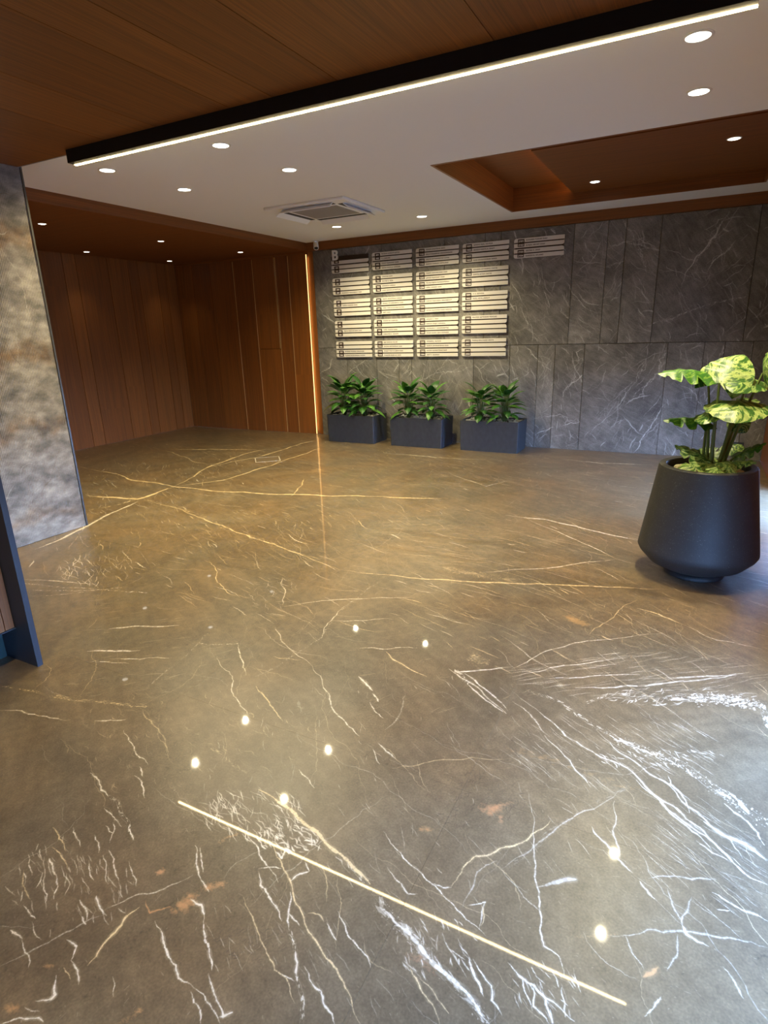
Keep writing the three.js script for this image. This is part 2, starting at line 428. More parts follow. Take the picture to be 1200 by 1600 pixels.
// a patch of stained stone with a ragged outline
function stain(ctx, toPx, scale, pts, width, colour, alpha, seed) {
  const r = rng(seed * 104729 + 7), P = pts.map(toPx), w = width * scale;
  for (let k = 0; k < 120; k++) {
    const t = r() * (P.length - 1), i = Math.floor(t), f = t - i, a = P[i], b = P[Math.min(P.length - 1, i + 1)], s = w * (0.05 + 0.2 * r() * r());
    const x = a[0] + (b[0] - a[0]) * f + (r() + r() - 1) * w * 0.55, y = a[1] + (b[1] - a[1]) * f + (r() + r() - 1) * w * 0.55, turn = r() * 6.3;
    ctx.fillStyle = `rgba(${colour},${alpha * 0.3})`;
    ctx.beginPath();
    for (let m = 0; m < 9; m++) { const an = turn + m * 0.698, rr = s * (0.45 + 0.9 * r()); ctx.lineTo(x + Math.cos(an) * rr * 1.5, y + Math.sin(an) * rr); }
    ctx.fill();
  }
}
const wander = (x, y, ang, len, r, turn = 0.5, n = 6) => { const p = [[x, y]]; for (let i = 0; i < n; i++) { x += (Math.cos(ang) * len) / n; y += (Math.sin(ang) * len) / n; ang += (r() - 0.5) * turn; p.push([x, y]); } return p; };

// floor: the pattern is one function of place in metres; every zone of slabs paints its own window of it
function floorTone(x, z) {
  const wx = 0.35 * noiseA(x * 0.7, z * 0.7), wz = 0.35 * noiseB(x * 0.7 + 5, z * 0.7);
  const u = x * 0.83 + z * 0.55, v = -x * 0.55 + z * 0.83;
  const broad = fbm(noiseA, x * 0.55 + wx, z * 0.55 + wz, 3), cloud = fbm(noiseB, x * 3.1 + wx * 3, z * 3.1 + wz * 3, 4), drag = fbm(noiseC, u * 2.2, v * 13, 3), grain = noiseA(x * 95, z * 95) * 0.5 + noiseB(x * 210, z * 210) * 0.5;
  const crack = Math.abs(fbm(noiseC, x * 5 + 9, z * 5 - 3, 4));
  const t = 1 + 0.13 * broad + 0.12 * cloud + 0.08 * drag + 0.1 * fbm(noiseA, x * 17, z * 17, 3) + 0.16 * grain - (crack < 0.01 && cloud < 0.0 ? 0.12 : 0);
  const warm = 0.06 * fbm(noiseC, x * 1.1 - 4, z * 1.1 + 8, 2);
  return [t * (1 + warm), t, t * (1 - warm * 1.3)];
}
const FLOOR_BASE = [99, 85, 65];
function floorTexture(x0, x1, z0, z1, w, h, step) {
  const [c, ctx] = canvasOf(w, h), sx = w / (x1 - x0), sz = h / (z1 - z0), toPx = ([x, z]) => [(x - x0) * sx, (z - z0) * sz];
  fill(ctx, w, h, step, (px, py) => { const t = floorTone(x0 + px / sx, z0 + py / sz); return [FLOOR_BASE[0] * t[0], FLOOR_BASE[1] * t[1], FLOOR_BASE[2] * t[2]]; });
  ctx.veinDepth = (z) => Math.max(0, -z - 2.0) * 0.012;
  const near = (pts, m) => pts.some(([x, z]) => x > x0 - m && x < x1 + m && z > z0 - m && z < z1 + m);
  const r = rng(77);
  for (let k = 0, n = 1500 * (x1 - x0) * (z1 - z0); k < n; k++) {   // crystal flecks and hair cracks
    const x = x0 + (x1 - x0) * r(), z = z0 + (z1 - z0) * r(), ang = 0.6 + 0.6 * noiseB(x * 0.6, z * 0.6) + (r() - 0.5) * 1.6, l = 0.004 + 0.03 * r() * r() * r(), [px, py] = toPx([x, z]);
    ctx.strokeStyle = `rgba(${r() < 0.5 ? '60,50,40' : '186,170,146'},${0.1 + 0.3 * r()})`; ctx.lineWidth = Math.max(0.6, 0.0012 * sx * (0.5 + r()));
    ctx.beginPath(); ctx.moveTo(px, py); ctx.lineTo(px + Math.cos(ang) * l * sx, py + Math.sin(ang) * l * sz); ctx.stroke();
  }
  for (let k = 0; k < 1400; k++) {   // the fine web that runs through all of the stone
    const x = -7.9 + 8.8 * r(), z = -7.7 + 10.4 * r(), ang = 0.62 + (r() - 0.5) * 1.1 + (r() < 0.25 ? 1.5 : 0), len = 0.12 + 0.9 * r() * r(), pts = wander(x, z, ang, len, r, 0.9), wd = 0.0016 + 0.0035 * r() * r(), al = 0.22 + 0.4 * r(), col = VEIN_COLOURS[r() < 0.6 ? 3 : 1];
    if (near(pts, 0.2)) vein(ctx, toPx, sx, pts, wd, col, al, 9000 + k);
  }
  for (let k = 0; k < 2000; k++) {   // paler drawn-out flecks, closer together in the stone towards the back of the lobby
    const x = -7.9 + 8.8 * r(), z = -7.7 + 5.4 * r(), flow = 0.35 + 0.5 * noiseA(x * 0.4, z * 0.4), pts = wander(x, z, flow + (r() - 0.5) * 0.5, 0.06 + 0.5 * r() * r(), r, 0.5, 4), wd = 0.004 + 0.009 * r() * r(), al = 0.25 + 0.6 * r() * r(), col = VEIN_COLOURS[r() < 0.5 ? 0 : 1];
    if (near(pts, 0.2)) vein(ctx, toPx, sx, pts, wd, col, al, 50000 + k, 0.6);
  }
  FLOOR_STREAKS.forEach(([cx, cz, ux, uz, vx, vz, n, jit, dx, dz, grow, wmm, al, col], s) => {
    const q = rng(400 + s);
    for (let k = 0; k < n * 1.5; k++) {
      const a = q() * 6.283, m = Math.sqrt(q()), ca = Math.cos(a) * m, sa = Math.sin(a) * m, f = 1 + (grow - 1) * q() * q(), th = (q() + q() - 1) * jit * 1.6, ct = Math.cos(th), st = Math.sin(th);
      const px = cx + ux * ca + vx * sa, pz = cz + uz * ca + vz * sa, ex = (dx * ct - dz * st) * f, ez = (dx * st + dz * ct) * f, bow = (q() - 0.5) * (jit > 0.45 ? 0.9 : 0.25);
      const pts = [[px - ex / 2, pz - ez / 2], [px - ez * bow * 0.5, pz + ex * bow * 0.5], [px + ex / 2, pz + ez / 2]], wd = Math.min(0.009, (wmm / 1000) * (0.3 + 0.5 * q())) * (wmm > 8 ? 0.62 : 1), aa = al * (0.4 + 0.6 * q());
      if (near(pts, 0.15)) vein(ctx, toPx, sx, pts, wd, VEIN_COLOURS[col], aa, 20000 + s * 500 + k, 0.5);
    }
  });
  FLOOR_VEINS.forEach((v, i) => {
    const pts = []; for (let k = 3; k < v.length; k += 2) pts.push([v[k] / 100, v[k + 1] / 100]);
    if (!near(pts, 1.2)) return;
    if (v[2] === 2 && v[0] > 10) stain(ctx, toPx, sx, pts, v[0] / 1000, VEIN_COLOURS[2], v[1], i);
    else vein(ctx, toPx, sx, pts, v[0] / 1000, VEIN_COLOURS[v[2]], v[1], i, v[0] > 9 ? 0.5 : 0.8);
  });
  return textureOf(c);
}

// ---------------------------------------------------------------- materials
function woodTexture(seed, base) {
  const [c, ctx] = canvasOf(1024, 1024), n = createNoise2D(rng(seed));
  fill(ctx, 1024, 1024, 1, (x, y) => {
    const wob = 10 * n(x / 400, y / 700), s = 0.10 * n((x + wob) / 5.5, y / 420) + 0.08 * n((x + wob) / 17, y / 600) + 0.05 * n((x + wob) / 70, y / 900) + 0.04 * n(x / 2.1, y / 60), t = 1 + s;
    return [base[0] * t, base[1] * t * (1 - 0.02 * s), base[2] * t * (1 - 0.1 * s)];
  });
  const t = textureOf(c); t.repeat.set(1 / 1.1, 1 / 2.3); return t;
}
const woodMap = woodTexture(5, [128, 75, 27]), woodMapB = woodTexture(6, [120, 69, 24]);
const wood = new THREE.MeshStandardMaterial({ map: woodMap, roughness: 0.5 });
const woodB = new THREE.MeshStandardMaterial({ map: woodMapB, roughness: 0.5 });
const plaster = new THREE.MeshStandardMaterial({ color: lin(0.78, 0.77, 0.74), roughness: 0.95 });
const blackMetal = new THREE.MeshStandardMaterial({ color: lin(0.006, 0.006, 0.007), roughness: 0.6 });
const darkMetal = new THREE.MeshStandardMaterial({ color: lin(0.035, 0.04, 0.05), roughness: 0.4, metalness: 0.3 });
const brass = new THREE.MeshStandardMaterial({ color: lin(0.8, 0.55, 0.26), roughness: 0.45, metalness: 0.7 });
const whitePlastic = new THREE.MeshStandardMaterial({ color: lin(0.78, 0.78, 0.77), roughness: 0.45 });
const greyPlastic = new THREE.MeshStandardMaterial({ color: lin(0.36, 0.34, 0.31), roughness: 0.6 });
const slotDark = new THREE.MeshStandardMaterial({ color: lin(0.05, 0.05, 0.055), roughness: 0.8 });
const screed = new THREE.MeshStandardMaterial({ color: lin(0.07, 0.06, 0.05), roughness: 0.9 });
const outdoorStone = new THREE.MeshStandardMaterial({ color: lin(0.13, 0.13, 0.13), roughness: 0.9 });

// ---------------------------------------------------------------- floor
const LX = -4.44, RX = 0.75, AX = -7.73, BZ = -7.6, FZ = 2.6, PZ = -3.02;   // left stone wall, right wall, alcove wall, back wall, front wall, end of the stone wall
const WOOD_Y = 2.69, CEIL_Y = 2.73, SOFFIT_Y = 2.63;
const floor = structure('floor', 'polished brown marble floor with cream and gold veins');
mesh('bed', span(AX - 0.2, -0.12, BZ - 0.2, RX + 0.2, -0.021, FZ + 0.2), screed, floor);
for (const [x0, x1, z0, z1, w, h, step, nx, nz] of [
  [LX, -1.845, -2.8, -0.3, 2048, 1974, 2, 2, 2], [-1.845, RX, -2.8, -0.3, 2048, 1974, 2, 2, 2],
  [AX, -3.5, -5.3, -2.8, 2048, 1204, 2, 3, 2], [-3.5, RX, -5.3, -2.8, 2048, 1204, 2, 3, 2],
  [AX, RX, BZ, -5.3, 2048, 556, 1, 6, 2], [LX, RX, -0.3, FZ, 1024, 572, 2, 4, 2]]) {
  const m = new THREE.MeshPhysicalMaterial({ map: floorTexture(x0, x1, z0, z1, w, h, step), roughness: 0.36, specularIntensity: 0.55, clearcoat: 0.4, clearcoatRoughness: 0.025 });
  for (let i = 0; i < nx; i++) for (let j = 0; j < nz; j++) {
    const ax = x0 + ((x1 - x0) * i) / nx, bx = x0 + ((x1 - x0) * (i + 1)) / nx, az = z0 + ((z1 - z0) * j) / nz, bz = z0 + ((z1 - z0) * (j + 1)) / nz, g = span(ax + 0.0003, -0.02, az + 0.0003, bx - 0.0003, 0, bz - 0.0003), uv = g.attributes.uv, p = g.attributes.position;
    for (let k = 0; k < p.count; k++) uv.setXY(k, (p.getX(k) - x0) / (x1 - x0), 1 - (p.getZ(k) - z0) / (z1 - z0));
    mesh('slab', g, m, floor);
  }
}

// ---------------------------------------------------------------- back wall of grey marble slabs
const WX0 = -5.03, WX1 = RX, WTOP = 2.62, WJOINT = 1.288;
const upperX = [WX0, -4.542, -3.926, -3.023, -2.482, -2.278, -1.417, -1.048, -0.855, -0.497, 0.414, WX1];
const lowerX = [WX0, -4.544, -4.05, -3.698, -3.503, -2.611, -2.127, -1.771, -1.561, -1.213, -0.308, 0.058, 0.255, 0.518, WX1];
const slabs = [];
for (const [xs, y0, y1] of [[upperX, WJOINT, WTOP], [lowerX, 0, WJOINT]]) for (let i = 1; i < xs.length; i++) slabs.push([xs[i - 1], xs[i], y0, y1]);
const wallTexture = (() => {
  const W = 2048, H = 928, [c, ctx] = canvasOf(W, H), s = W / (WX1 - WX0), toPx = ([x, y]) => [(x - WX0) * s, (WTOP - y) * s], r = rng(909);
  slabs.forEach(([x0, x1, y0, y1], k) => {
    const [ax, ay] = toPx([x0, y1]), [bx, by] = toPx([x1, y0]), ox = 10 * r(), oy = 10 * r(), tone = 0.93 + 0.14 * r(), w = Math.ceil(bx - ax), h = Math.ceil(by - ay), turn = r() * 0.8 + 0.3, [sc, sk] = canvasOf(w, h);
    fill(sk, w, h, 1, (px, py) => {
      const x = px / s + ox, y = py / s + oy, u = x * Math.cos(turn) + y * Math.sin(turn), v = -x * Math.sin(turn) + y * Math.cos(turn);
      const t = tone * (1 + 0.22 * fbm(noiseA, x * 1.3, y * 1.3, 3) + 0.16 * fbm(noiseB, x * 6, y * 6, 4) + 0.14 * fbm(noiseC, u * 4, v * 22, 3) + 0.1 * noiseA(x * 60, y * 60));
      return [112 * t, 109 * t, 105 * t];
    });
    ctx.drawImage(sc, ax, ay);
    ctx.save(); ctx.beginPath(); ctx.rect(ax, ay, bx - ax, by - ay); ctx.clip();
    const lean = (r() < 0.5 ? 1 : -1) * (0.7 + 0.5 * r()), area = (x1 - x0) * (y1 - y0);
    for (let i = 0; i < 14 + 60 * area; i++) {
      const len = 0.08 + 0.55 * r() * r(), pts = wander(x0 + (x1 - x0) * r(), y0 + (y1 - y0) * r(), lean + (r() - 0.5) * 0.5 + (r() < 0.25 ? 1.5 : 0), len, r, 0.8, 5);
      vein(ctx, toPx, s, pts, 0.004 + 0.009 * r() * r(), '186,185,181', 0.22 + 0.45 * r(), 5000 + k * 200 + i);
    }
    ctx.restore();
  });
  WALL_VEINS.forEach((v, i) => { const pts = []; for (let k = 2; k < v.length; k += 2) pts.push([v[k] / 100, v[k + 1] / 100]); vein(ctx, toPx, s, pts, v[0] / 1250, '206,205,200', v[1], 700 + i); vein(ctx, toPx, s, pts, v[0] / 2200, '206,205,200', v[1] * 0.6, 1700 + i, 2.5); });
  return textureOf(c);
})();
const wallStone = new THREE.MeshStandardMaterial({ map: wallTexture, roughness: 0.42 });
const wallBack = structure('wall_back', 'grey veined marble slab wall');
mesh('core', span(AX - 0.2, 0, BZ - 0.25, RX + 0.2, 3.1, BZ - 0.026), screed, wallBack);
slabs.forEach(([x0, x1, y0, y1]) => {
  const e = 0.003, g = span(x0 + e, y0 + (y0 > 0 ? e : 0.002), BZ - 0.025, x1 - e, y1 - e, BZ), uv = g.attributes.uv, p = g.attributes.position;
  for (let k = 0; k < p.count; k++) uv.setXY(k, (p.getX(k) - WX0) / (WX1 - WX0), 1 - (WTOP - p.getY(k)) / ((WX1 - WX0) * 928 / 2048));
  mesh('slab', g, wallStone, wallBack);
});
mesh('fascia', span(-5.11, WTOP, BZ - 0.025, RX, CEIL_Y, BZ + 0.03, true), woodB, wallBack);

// ---------------------------------------------------------------- alcove lined with wood panels
const alcoveBack = structure('wall_back', 'dark wood panelled back of the alcove with thin brass inlays');
const bX = [AX, -7.36, -6.99, -6.514, -6.139, -5.705, -5.475, -5.143];
for (let i = 1; i < bX.length; i++) {
  const g = 0.003, mat = i % 2 ? wood : woodB;
  if (i === 5) {
    mesh('panel', shiftUV(span(bX[i - 1] + g, 0.0005, BZ - 0.025, bX[i] - g, 1.286, BZ), 0.37 * i, 0.2 * i), mat, alcoveBack);
    mesh('panel', shiftUV(span(bX[i - 1] + g, 1.291, BZ - 0.025, bX[i] - g - 0.022, SOFFIT_Y, BZ), 0.71 * i, 0.5), mat, alcoveBack);
    mesh('inlay', span(bX[i] - 0.024, 1.291, BZ - 0.02, bX[i] - 0.016, SOFFIT_Y - 0.04, BZ + 0.004), brass, alcoveBack);
  } else mesh('panel', shiftUV(span(bX[i - 1] + g, 0.0005, BZ - 0.025, bX[i] - g, SOFFIT_Y, BZ), 0.37 * i, 0.2 * i), mat, alcoveBack);
  if (i >= 3 && i < bX.length - 1) mesh('inlay', span(bX[i] - 0.0045, 0.004, BZ - 0.02, bX[i] + 0.0045, SOFFIT_Y - 0.04, BZ + 0.004), brass, alcoveBack);
}
mesh('rail', span(AX, SOFFIT_Y - 0.03, BZ, -5.04, SOFFIT_Y, BZ + 0.012, true), wood, alcoveBack);
// slanted jamb between the wood and the stone, lit by a slim vertical strip in its corner
const jamb = structure('trim_1', 'wood jamb between the wood panels and the marble wall');
mesh('board', span(-5.124, 0.004, BZ - 0.025, -5.031, WTOP - 0.002, BZ + 0.002), wood, jamb);
const strip = thing('strip_light', [-5.134, 0.004, BZ], 'slim vertical amber light strip at the edge of the dark wood panelling', 'light');
mesh('housing', span(-0.009, 0, -0.02, 0.004, 2.58, 0.016), brass, strip);
const amberGlow = new THREE.MeshStandardMaterial({ color: lin(0.9, 0.7, 0.4), emissive: lin(1, 0.55, 0.2), emissiveIntensity: 2.2, roughness: 0.6 });
mesh('lamp_diffuser', span(-0.009, 0.002, 0.0162, 0.004, 2.578, 0.019), amberGlow, strip);
const stripLight = new THREE.RectAreaLight(AMBER, 7, 0.014, 2.5); stripLight.position.set(-5.125, 1.3, BZ + 0.012); stripLight.lookAt(-4.6, 1.3, BZ - 0.05); scene.add(stripLight);

const alcoveLeft = structure('wall_left', 'dark wood panelled side wall of the alcove');
mesh('core', span(AX - 0.25, 0, BZ - 0.2, AX - 0.026, 3.1, PZ), screed, alcoveLeft);
const lZ = [BZ, -7.39, -7.21, -6.85, -6.67, -6.31, -5.8, -5.6, -5.1, -4.9, -4.4, -4.2, -3.7, -3.5, PZ];
for (let i = 1; i < lZ.length; i++) mesh('panel', shiftUV(span(AX - 0.025, 0.0005, lZ[i - 1] + 0.003, AX, SOFFIT_Y, lZ[i] - 0.003), 0.43 * i, 0.3 * i), i % 2 ? wood : woodB, alcoveLeft);
const soffit = structure('ceiling', 'low dark wood ceiling of the alcove');
mesh('board', span(AX - 0.2, SOFFIT_Y, BZ - 0.025, -5.11, 3.1, PZ - 0.001, true), woodB, soffit);

// ---------------------------------------------------------------- fluted stone wall at the left, ending in a metal edge
const stoneTexture = (() => {
  const W = 1024, H = 1024, [c, ctx] = canvasOf(W, H), s = W / 2.7, r = rng(31);   // 2.7 m square window, top at y = 2.7
  fill(ctx, W, H, 1, (px, py) => {
    const x = px / s, y = 2.7 - py / s, wob = 0.12 * fbm(noiseA, x * 1.6, y * 1.6, 3), yy = y + wob + 0.06 * x;
    const band = (c0, w) => Math.exp(-(((yy - c0) / w) ** 2)), brown = Math.min(1, band(2.2, 0.07) + 0.9 * band(1.42, 0.07) + 0.6 * band(0.9, 0.05) + 0.5 * band(0.2, 0.05)) * (0.75 + 0.6 * fbm(noiseC, x * 9, y * 9, 3));
    const t = 1 + 0.34 * fbm(noiseB, x * 2.2, y * 3.4, 4) + 0.24 * fbm(noiseC, x * 7, y * 12, 3) + 0.06 * noiseA(x * 90, y * 90), b = Math.max(0, Math.min(0.8, brown * 0.95));
    return [(136 * (1 - b) + 112 * b) * t, (129 * (1 - b) + 86 * b) * t, (118 * (1 - b) + 58 * b) * t];
  });
  const toPx = ([x, y]) => [x * s, (2.7 - y) * s];
  for (let i = 0; i < 90; i++) vein(ctx, toPx, s, wander(2.7 * r(), 2.7 * r(), (r() - 0.5) * 1.2 + (r() < 0.3 ? 1.4 : 0), 0.1 + 0.5 * r(), r, 1.4), 0.003 + 0.005 * r(), r() < 0.5 ? '214,206,190' : '92,74,56', 0.2 + 0.4 * r(), 300 + i);
  return textureOf(c);
})();
const fluted = new THREE.MeshStandardMaterial({ map: stoneTexture, roughness: 0.55 });
const wallLeft = structure('wall_left', 'fluted grey stone wall with brown bands');
mesh('core', span(AX - 0.25, 0, PZ + 0.001, LX - 0.03, WOOD_Y, FZ + 0.2), screed, wallLeft);
{
  const pitch = 0.012, z1 = PZ + 0.008, n = Math.floor((1.2 - z1) / pitch), pos = [], uv = [], idx = [];
  const prof = [[0, 0], [0.18, 0.003], [0.5, 0.0045], [0.82, 0.003], [1, 0]];
  for (let i = 0; i < n; i++) for (let k = 0; k < (i === n - 1 ? 5 : 4); k++) {
    const z = z1 + (i + prof[k][0]) * pitch, x = LX - 0.006 + prof[k][1] * 0.8;
    for (const y of [0.002, WOOD_Y - 0.001]) { pos.push(x, y, z); uv.push((z - PZ) / 2.7, y / 2.7); }
  }
  for (let i = 0; i < pos.length / 6 - 1; i++) { const a = i * 2; idx.push(a, a + 1, a + 2, a + 1, a + 3, a + 2); }
  const g = new THREE.BufferGeometry(); g.setAttribute('position', new THREE.Float32BufferAttribute(pos, 3)); g.setAttribute('uv', new THREE.Float32BufferAttribute(uv, 2)); g.setIndex(idx); g.computeVertexNormals();
  mesh('fluted_cladding', g, fluted, wallLeft);
  mesh('cladding', metreUV(span(LX - 0.03, 0, z1, LX - 0.0062, WOOD_Y, FZ)), screed, wallLeft);
}
mesh('edge_trim', span(LX - 0.032, 0, PZ - 0.006, LX + 0.003, CEIL_Y, PZ + 0.008), new THREE.MeshStandardMaterial({ color: lin(0.09, 0.085, 0.08), roughness: 0.35, metalness: 0.6 }), wallLeft);
mesh('return_panel', span(AX, 0.004, PZ - 0.005, LX - 0.034, SOFFIT_Y, PZ, true), woodB, wallLeft);

// ---------------------------------------------------------------- ceilings
const ceilingWood = structure('ceiling', 'wood panel ceiling over the foreground');
const cX = [LX - 0.03, -3.435, -2.99, -2.42, -2.13, -1.73, -0.935, -0.14, RX];
for (let i = 1; i < cX.length; i++) mesh('panel', shiftUV(span(cX[i - 1] + 0.002, WOOD_Y, -2.998, cX[i] - 0.002, WOOD_Y + 0.018, FZ), 0.4 * i, 0.3 * i), i % 2 ? woodB : wood, ceilingWood);
mesh('backing', span(AX - 0.2, WOOD_Y + 0.019, -2.9, RX + 0.2, 3.1, FZ + 0.2), screed, ceilingWood);
mesh('edge_strip', span(LX - 0.03, WOOD_Y, -3.012, RX, CEIL_Y, -2.999), new THREE.MeshStandardMaterial({ color: lin(0.3, 0.3, 0.32), roughness: 0.4, metalness: 0.5 }), ceilingWood);

const TX0 = -2.0, TX1 = 0.37, TZ0 = -7.07, TZ1 = -4.8, TTOP = 2.96;
const ceiling = structure('ceiling', 'white plaster ceiling');
{
  const rect = (x0, x1, z0, z1) => [[x0, z0], [x1, z0], [x1, z1], [x0, z1]].map(([x, z]) => new THREE.Vector2(x, -z));
  const sh = new THREE.Shape(rect(-5.11, RX, BZ, -3.012)); sh.holes.push(new THREE.Path(rect(TX0 - 0.0205, TX1 + 0.0205, TZ0 - 0.0205, TZ1 + 0.0205)));
  const g = new THREE.ExtrudeGeometry(sh, { depth: 0.08, bevelEnabled: false }); g.rotateX(-Math.PI / 2); g.translate(0, CEIL_Y, 0);
  mesh('plaster_board', g, plaster, ceiling);
  mesh('roof_slab', span(-5.12, 3.1, BZ - 0.25, RX + 0.2, 3.2, -2.9), screed, ceiling);
  mesh('roof_edge', span(-5.11, CEIL_Y + 0.08, -3.012, RX + 0.2, 3.1, -2.9), screed, ceiling);
}
const tray = structure('ceiling', 'recessed wood lined ceiling tray with a hidden amber glow');
mesh('side_board', span(TX0 - 0.02, CEIL_Y - 0.003, TZ0, TX0, TTOP, TZ1, true), wood, tray);
mesh('side_board', span(TX1, CEIL_Y - 0.003, TZ0, TX1 + 0.02, TTOP, TZ1, true), wood, tray);
mesh('side_board', span(TX0 - 0.02, CEIL_Y - 0.003, TZ0 - 0.02, TX1 + 0.02, TTOP, TZ0, true), woodB, tray);
mesh('side_board', span(TX0 - 0.02, CEIL_Y - 0.003, TZ1, TX1 + 0.02, TTOP, TZ1 + 0.02, true), woodB, tray);
mesh('top_board', span(TX0 - 0.02, TTOP, TZ0 - 0.02, TX1 + 0.02, TTOP + 0.02, TZ1 + 0.02, true), wood, tray);
mesh('hanging_panel', span(-1.36, 2.84, TZ0, TX1, 2.9, -5.28, true), woodB, tray);
const cove = thing('cove_light', [-1.36, 2.9, -6.2], 'hidden amber strip on the hanging panel inside the ceiling tray', 'light');
mesh('lamp_strip', span(-0.008, 0.001, -0.86, 0.012, 0.012, 0.88), new THREE.MeshStandardMaterial({ color: lin(0.9, 0.7, 0.4), emissive: AMBER, emissiveIntensity: 3, roughness: 0.6 }), cove);
const coveLight = new THREE.RectAreaLight(AMBER, 9, 1.7, 0.02); coveLight.position.set(-1.375, 2.91, -6.2); coveLight.lookAt(-2.0, 2.93, -6.2); scene.add(coveLight);

// ---------------------------------------------------------------- right wall, its openings, front wall, ground outside
const wallRight = structure('wall_right', 'dark reddish wood wall with open doorways');
const OPEN = [[-6.2, -5.0, 0.9], [-2.6, 0.0, 0.7]];
let wz = BZ;
for (const [z0, z1, h] of [...OPEN, [FZ, FZ, 0]]) {
  mesh('panel', span(RX, 0, wz, RX + 0.18, 3.1, z0), woodB, wallRight);
  if (h) mesh('header', span(RX, h, z0, RX + 0.18, 3.1, z1, true), woodB, wallRight);
  wz = z1;
}
const wallFront = structure('wall_front', 'wood wall behind the viewer');
mesh('panel', span(LX - 0.03, 0, FZ, RX + 0.18, WOOD_Y, FZ + 0.18), woodB, wallFront);
const ground = structure('ground', 'pale paving outside the doorways');
mesh('paving', span(RX + 0.2, -0.12, -14, 14, -0.02, 14), outdoorStone, ground);

// ---------------------------------------------------------------- lamps
const lampGlow = new THREE.MeshStandardMaterial({ color: lin(0.9, 0.9, 0.85), emissive: lin(1, 0.93, 0.8), emissiveIntensity: 10, roughness: 0.5 });
const ringGeo = lathe([[0.052, -0.002], [0.054, -0.005], [0.064, -0.005], [0.067, -0.002], [0.067, 0]], 40), discGeo = lathe([[0, -0.003], [0.053, -0.003], [0.053, 0]], 32);
function downlight(x, y, z, power, angle, label, group, size = 1) {
  const t = thing('downlight', [x, y, z], label, 'light', group);
  t.scale.setScalar(size);
  mesh('trim_ring', ringGeo, whitePlastic, t); mesh('lamp_diffuser', discGeo, lampGlow, t);
  const s = new THREE.SpotLight(WARM, power, 0, angle, 1, 2); s.name = 'downlight_beam'; s.position.set(x, y - 0.03, z); s.target.position.set(x, 0, z); s.castShadow = true; s.shadow.radius = 1.2;
  scene.add(s, s.target);
}
const CG = 'downlights in the white ceiling';
for (const [x, z, label] of [
  [-0.157, -3.467, 'round white downlight above the large pot, on the linear light side'],
  [-0.157, -4.22, 'round white downlight above the large pot, on the ceiling tray side'],
  [-3.012, -3.513, 'round white downlight in line with the air conditioner, beside the black linear light'],
  [-3.0, -4.272, 'round white downlight in line with the air conditioner, second from the black linear light'],
  [-4.142, -3.514, 'round white downlight by the wood soffit edge, beside the end of the linear light'],
  [-4.131, -4.288, 'round white downlight by the wood soffit edge, second from the linear light'],
  [-4.061, -6.693, 'round white downlight near the security camera, behind the air conditioner'],
  [-2.944, -6.713, 'round white downlight over the directory boards, between air conditioner and tray']]) downlight(x, CEIL_Y, z, DOWNLIGHT, 1.28, label, CG);
for (const [x, z, label] of [[0.065, -5.83, 'small downlight in the tray panel, further from the amber glow'], [-1.08, -6.68, 'small downlight in the tray panel, nearer the amber glow']]) downlight(x, 2.84, z, TRAY_LIGHT, 0.9, label, 'downlights in the ceiling tray', 0.8);
for (const [x, z, label] of [
  [-6.0, -4.2, 'downlight in the alcove soffit near the end of the fluted wall'],
  [-5.98, -5.71, 'downlight in the middle of the alcove soffit, along the white ceiling side'],
  [-5.92, -7.1, 'downlight in the alcove soffit in front of the brass inlays'],
  [-7.42, -5.76, 'downlight in the middle of the alcove soffit, along the side wall'],
  [-7.39, -7.18, 'downlight in the far inner corner of the alcove soffit']]) downlight(x, SOFFIT_Y, z, ALCOVE_LIGHT, 0.7, label, 'downlights in the alcove soffit', 0.65);

for (const [x, label] of [[-1.9, 'downlight in the middle of the wood ceiling'], [-3.2, 'downlight in the wood ceiling above the slat cabinet']]) downlight(x, WOOD_Y, -0.4, 11, 1.05, label, 'downlights in the wood ceiling');
// black linear light under the edge of the wood ceiling
const beam = thing('linear_light', [-1.88, 2.61, -2.96], 'long black linear light hanging along the edge of the wood ceiling', 'light');
mesh('housing', span(-1.93, 0.003, -0.032, 1.935, 0.08, 0.034), blackMetal, beam);
mesh('lamp_diffuser', span(-1.93, 0, -0.031, 1.935, 0.0028, -0.015), new THREE.MeshStandardMaterial({ color: lin(0.95, 0.9, 0.8), emissive: lin(1, 0.76, 0.38), emissiveIntensity: 70, roughness: 0.5 }), beam);
const beamLight = new THREE.RectAreaLight(lin(1, 0.76, 0.4), 60, 3.86, 0.016); beamLight.position.set(-1.88, 2.606, -2.978); beamLight.lookAt(-1.88, 0, -2.978); scene.add(beamLight);

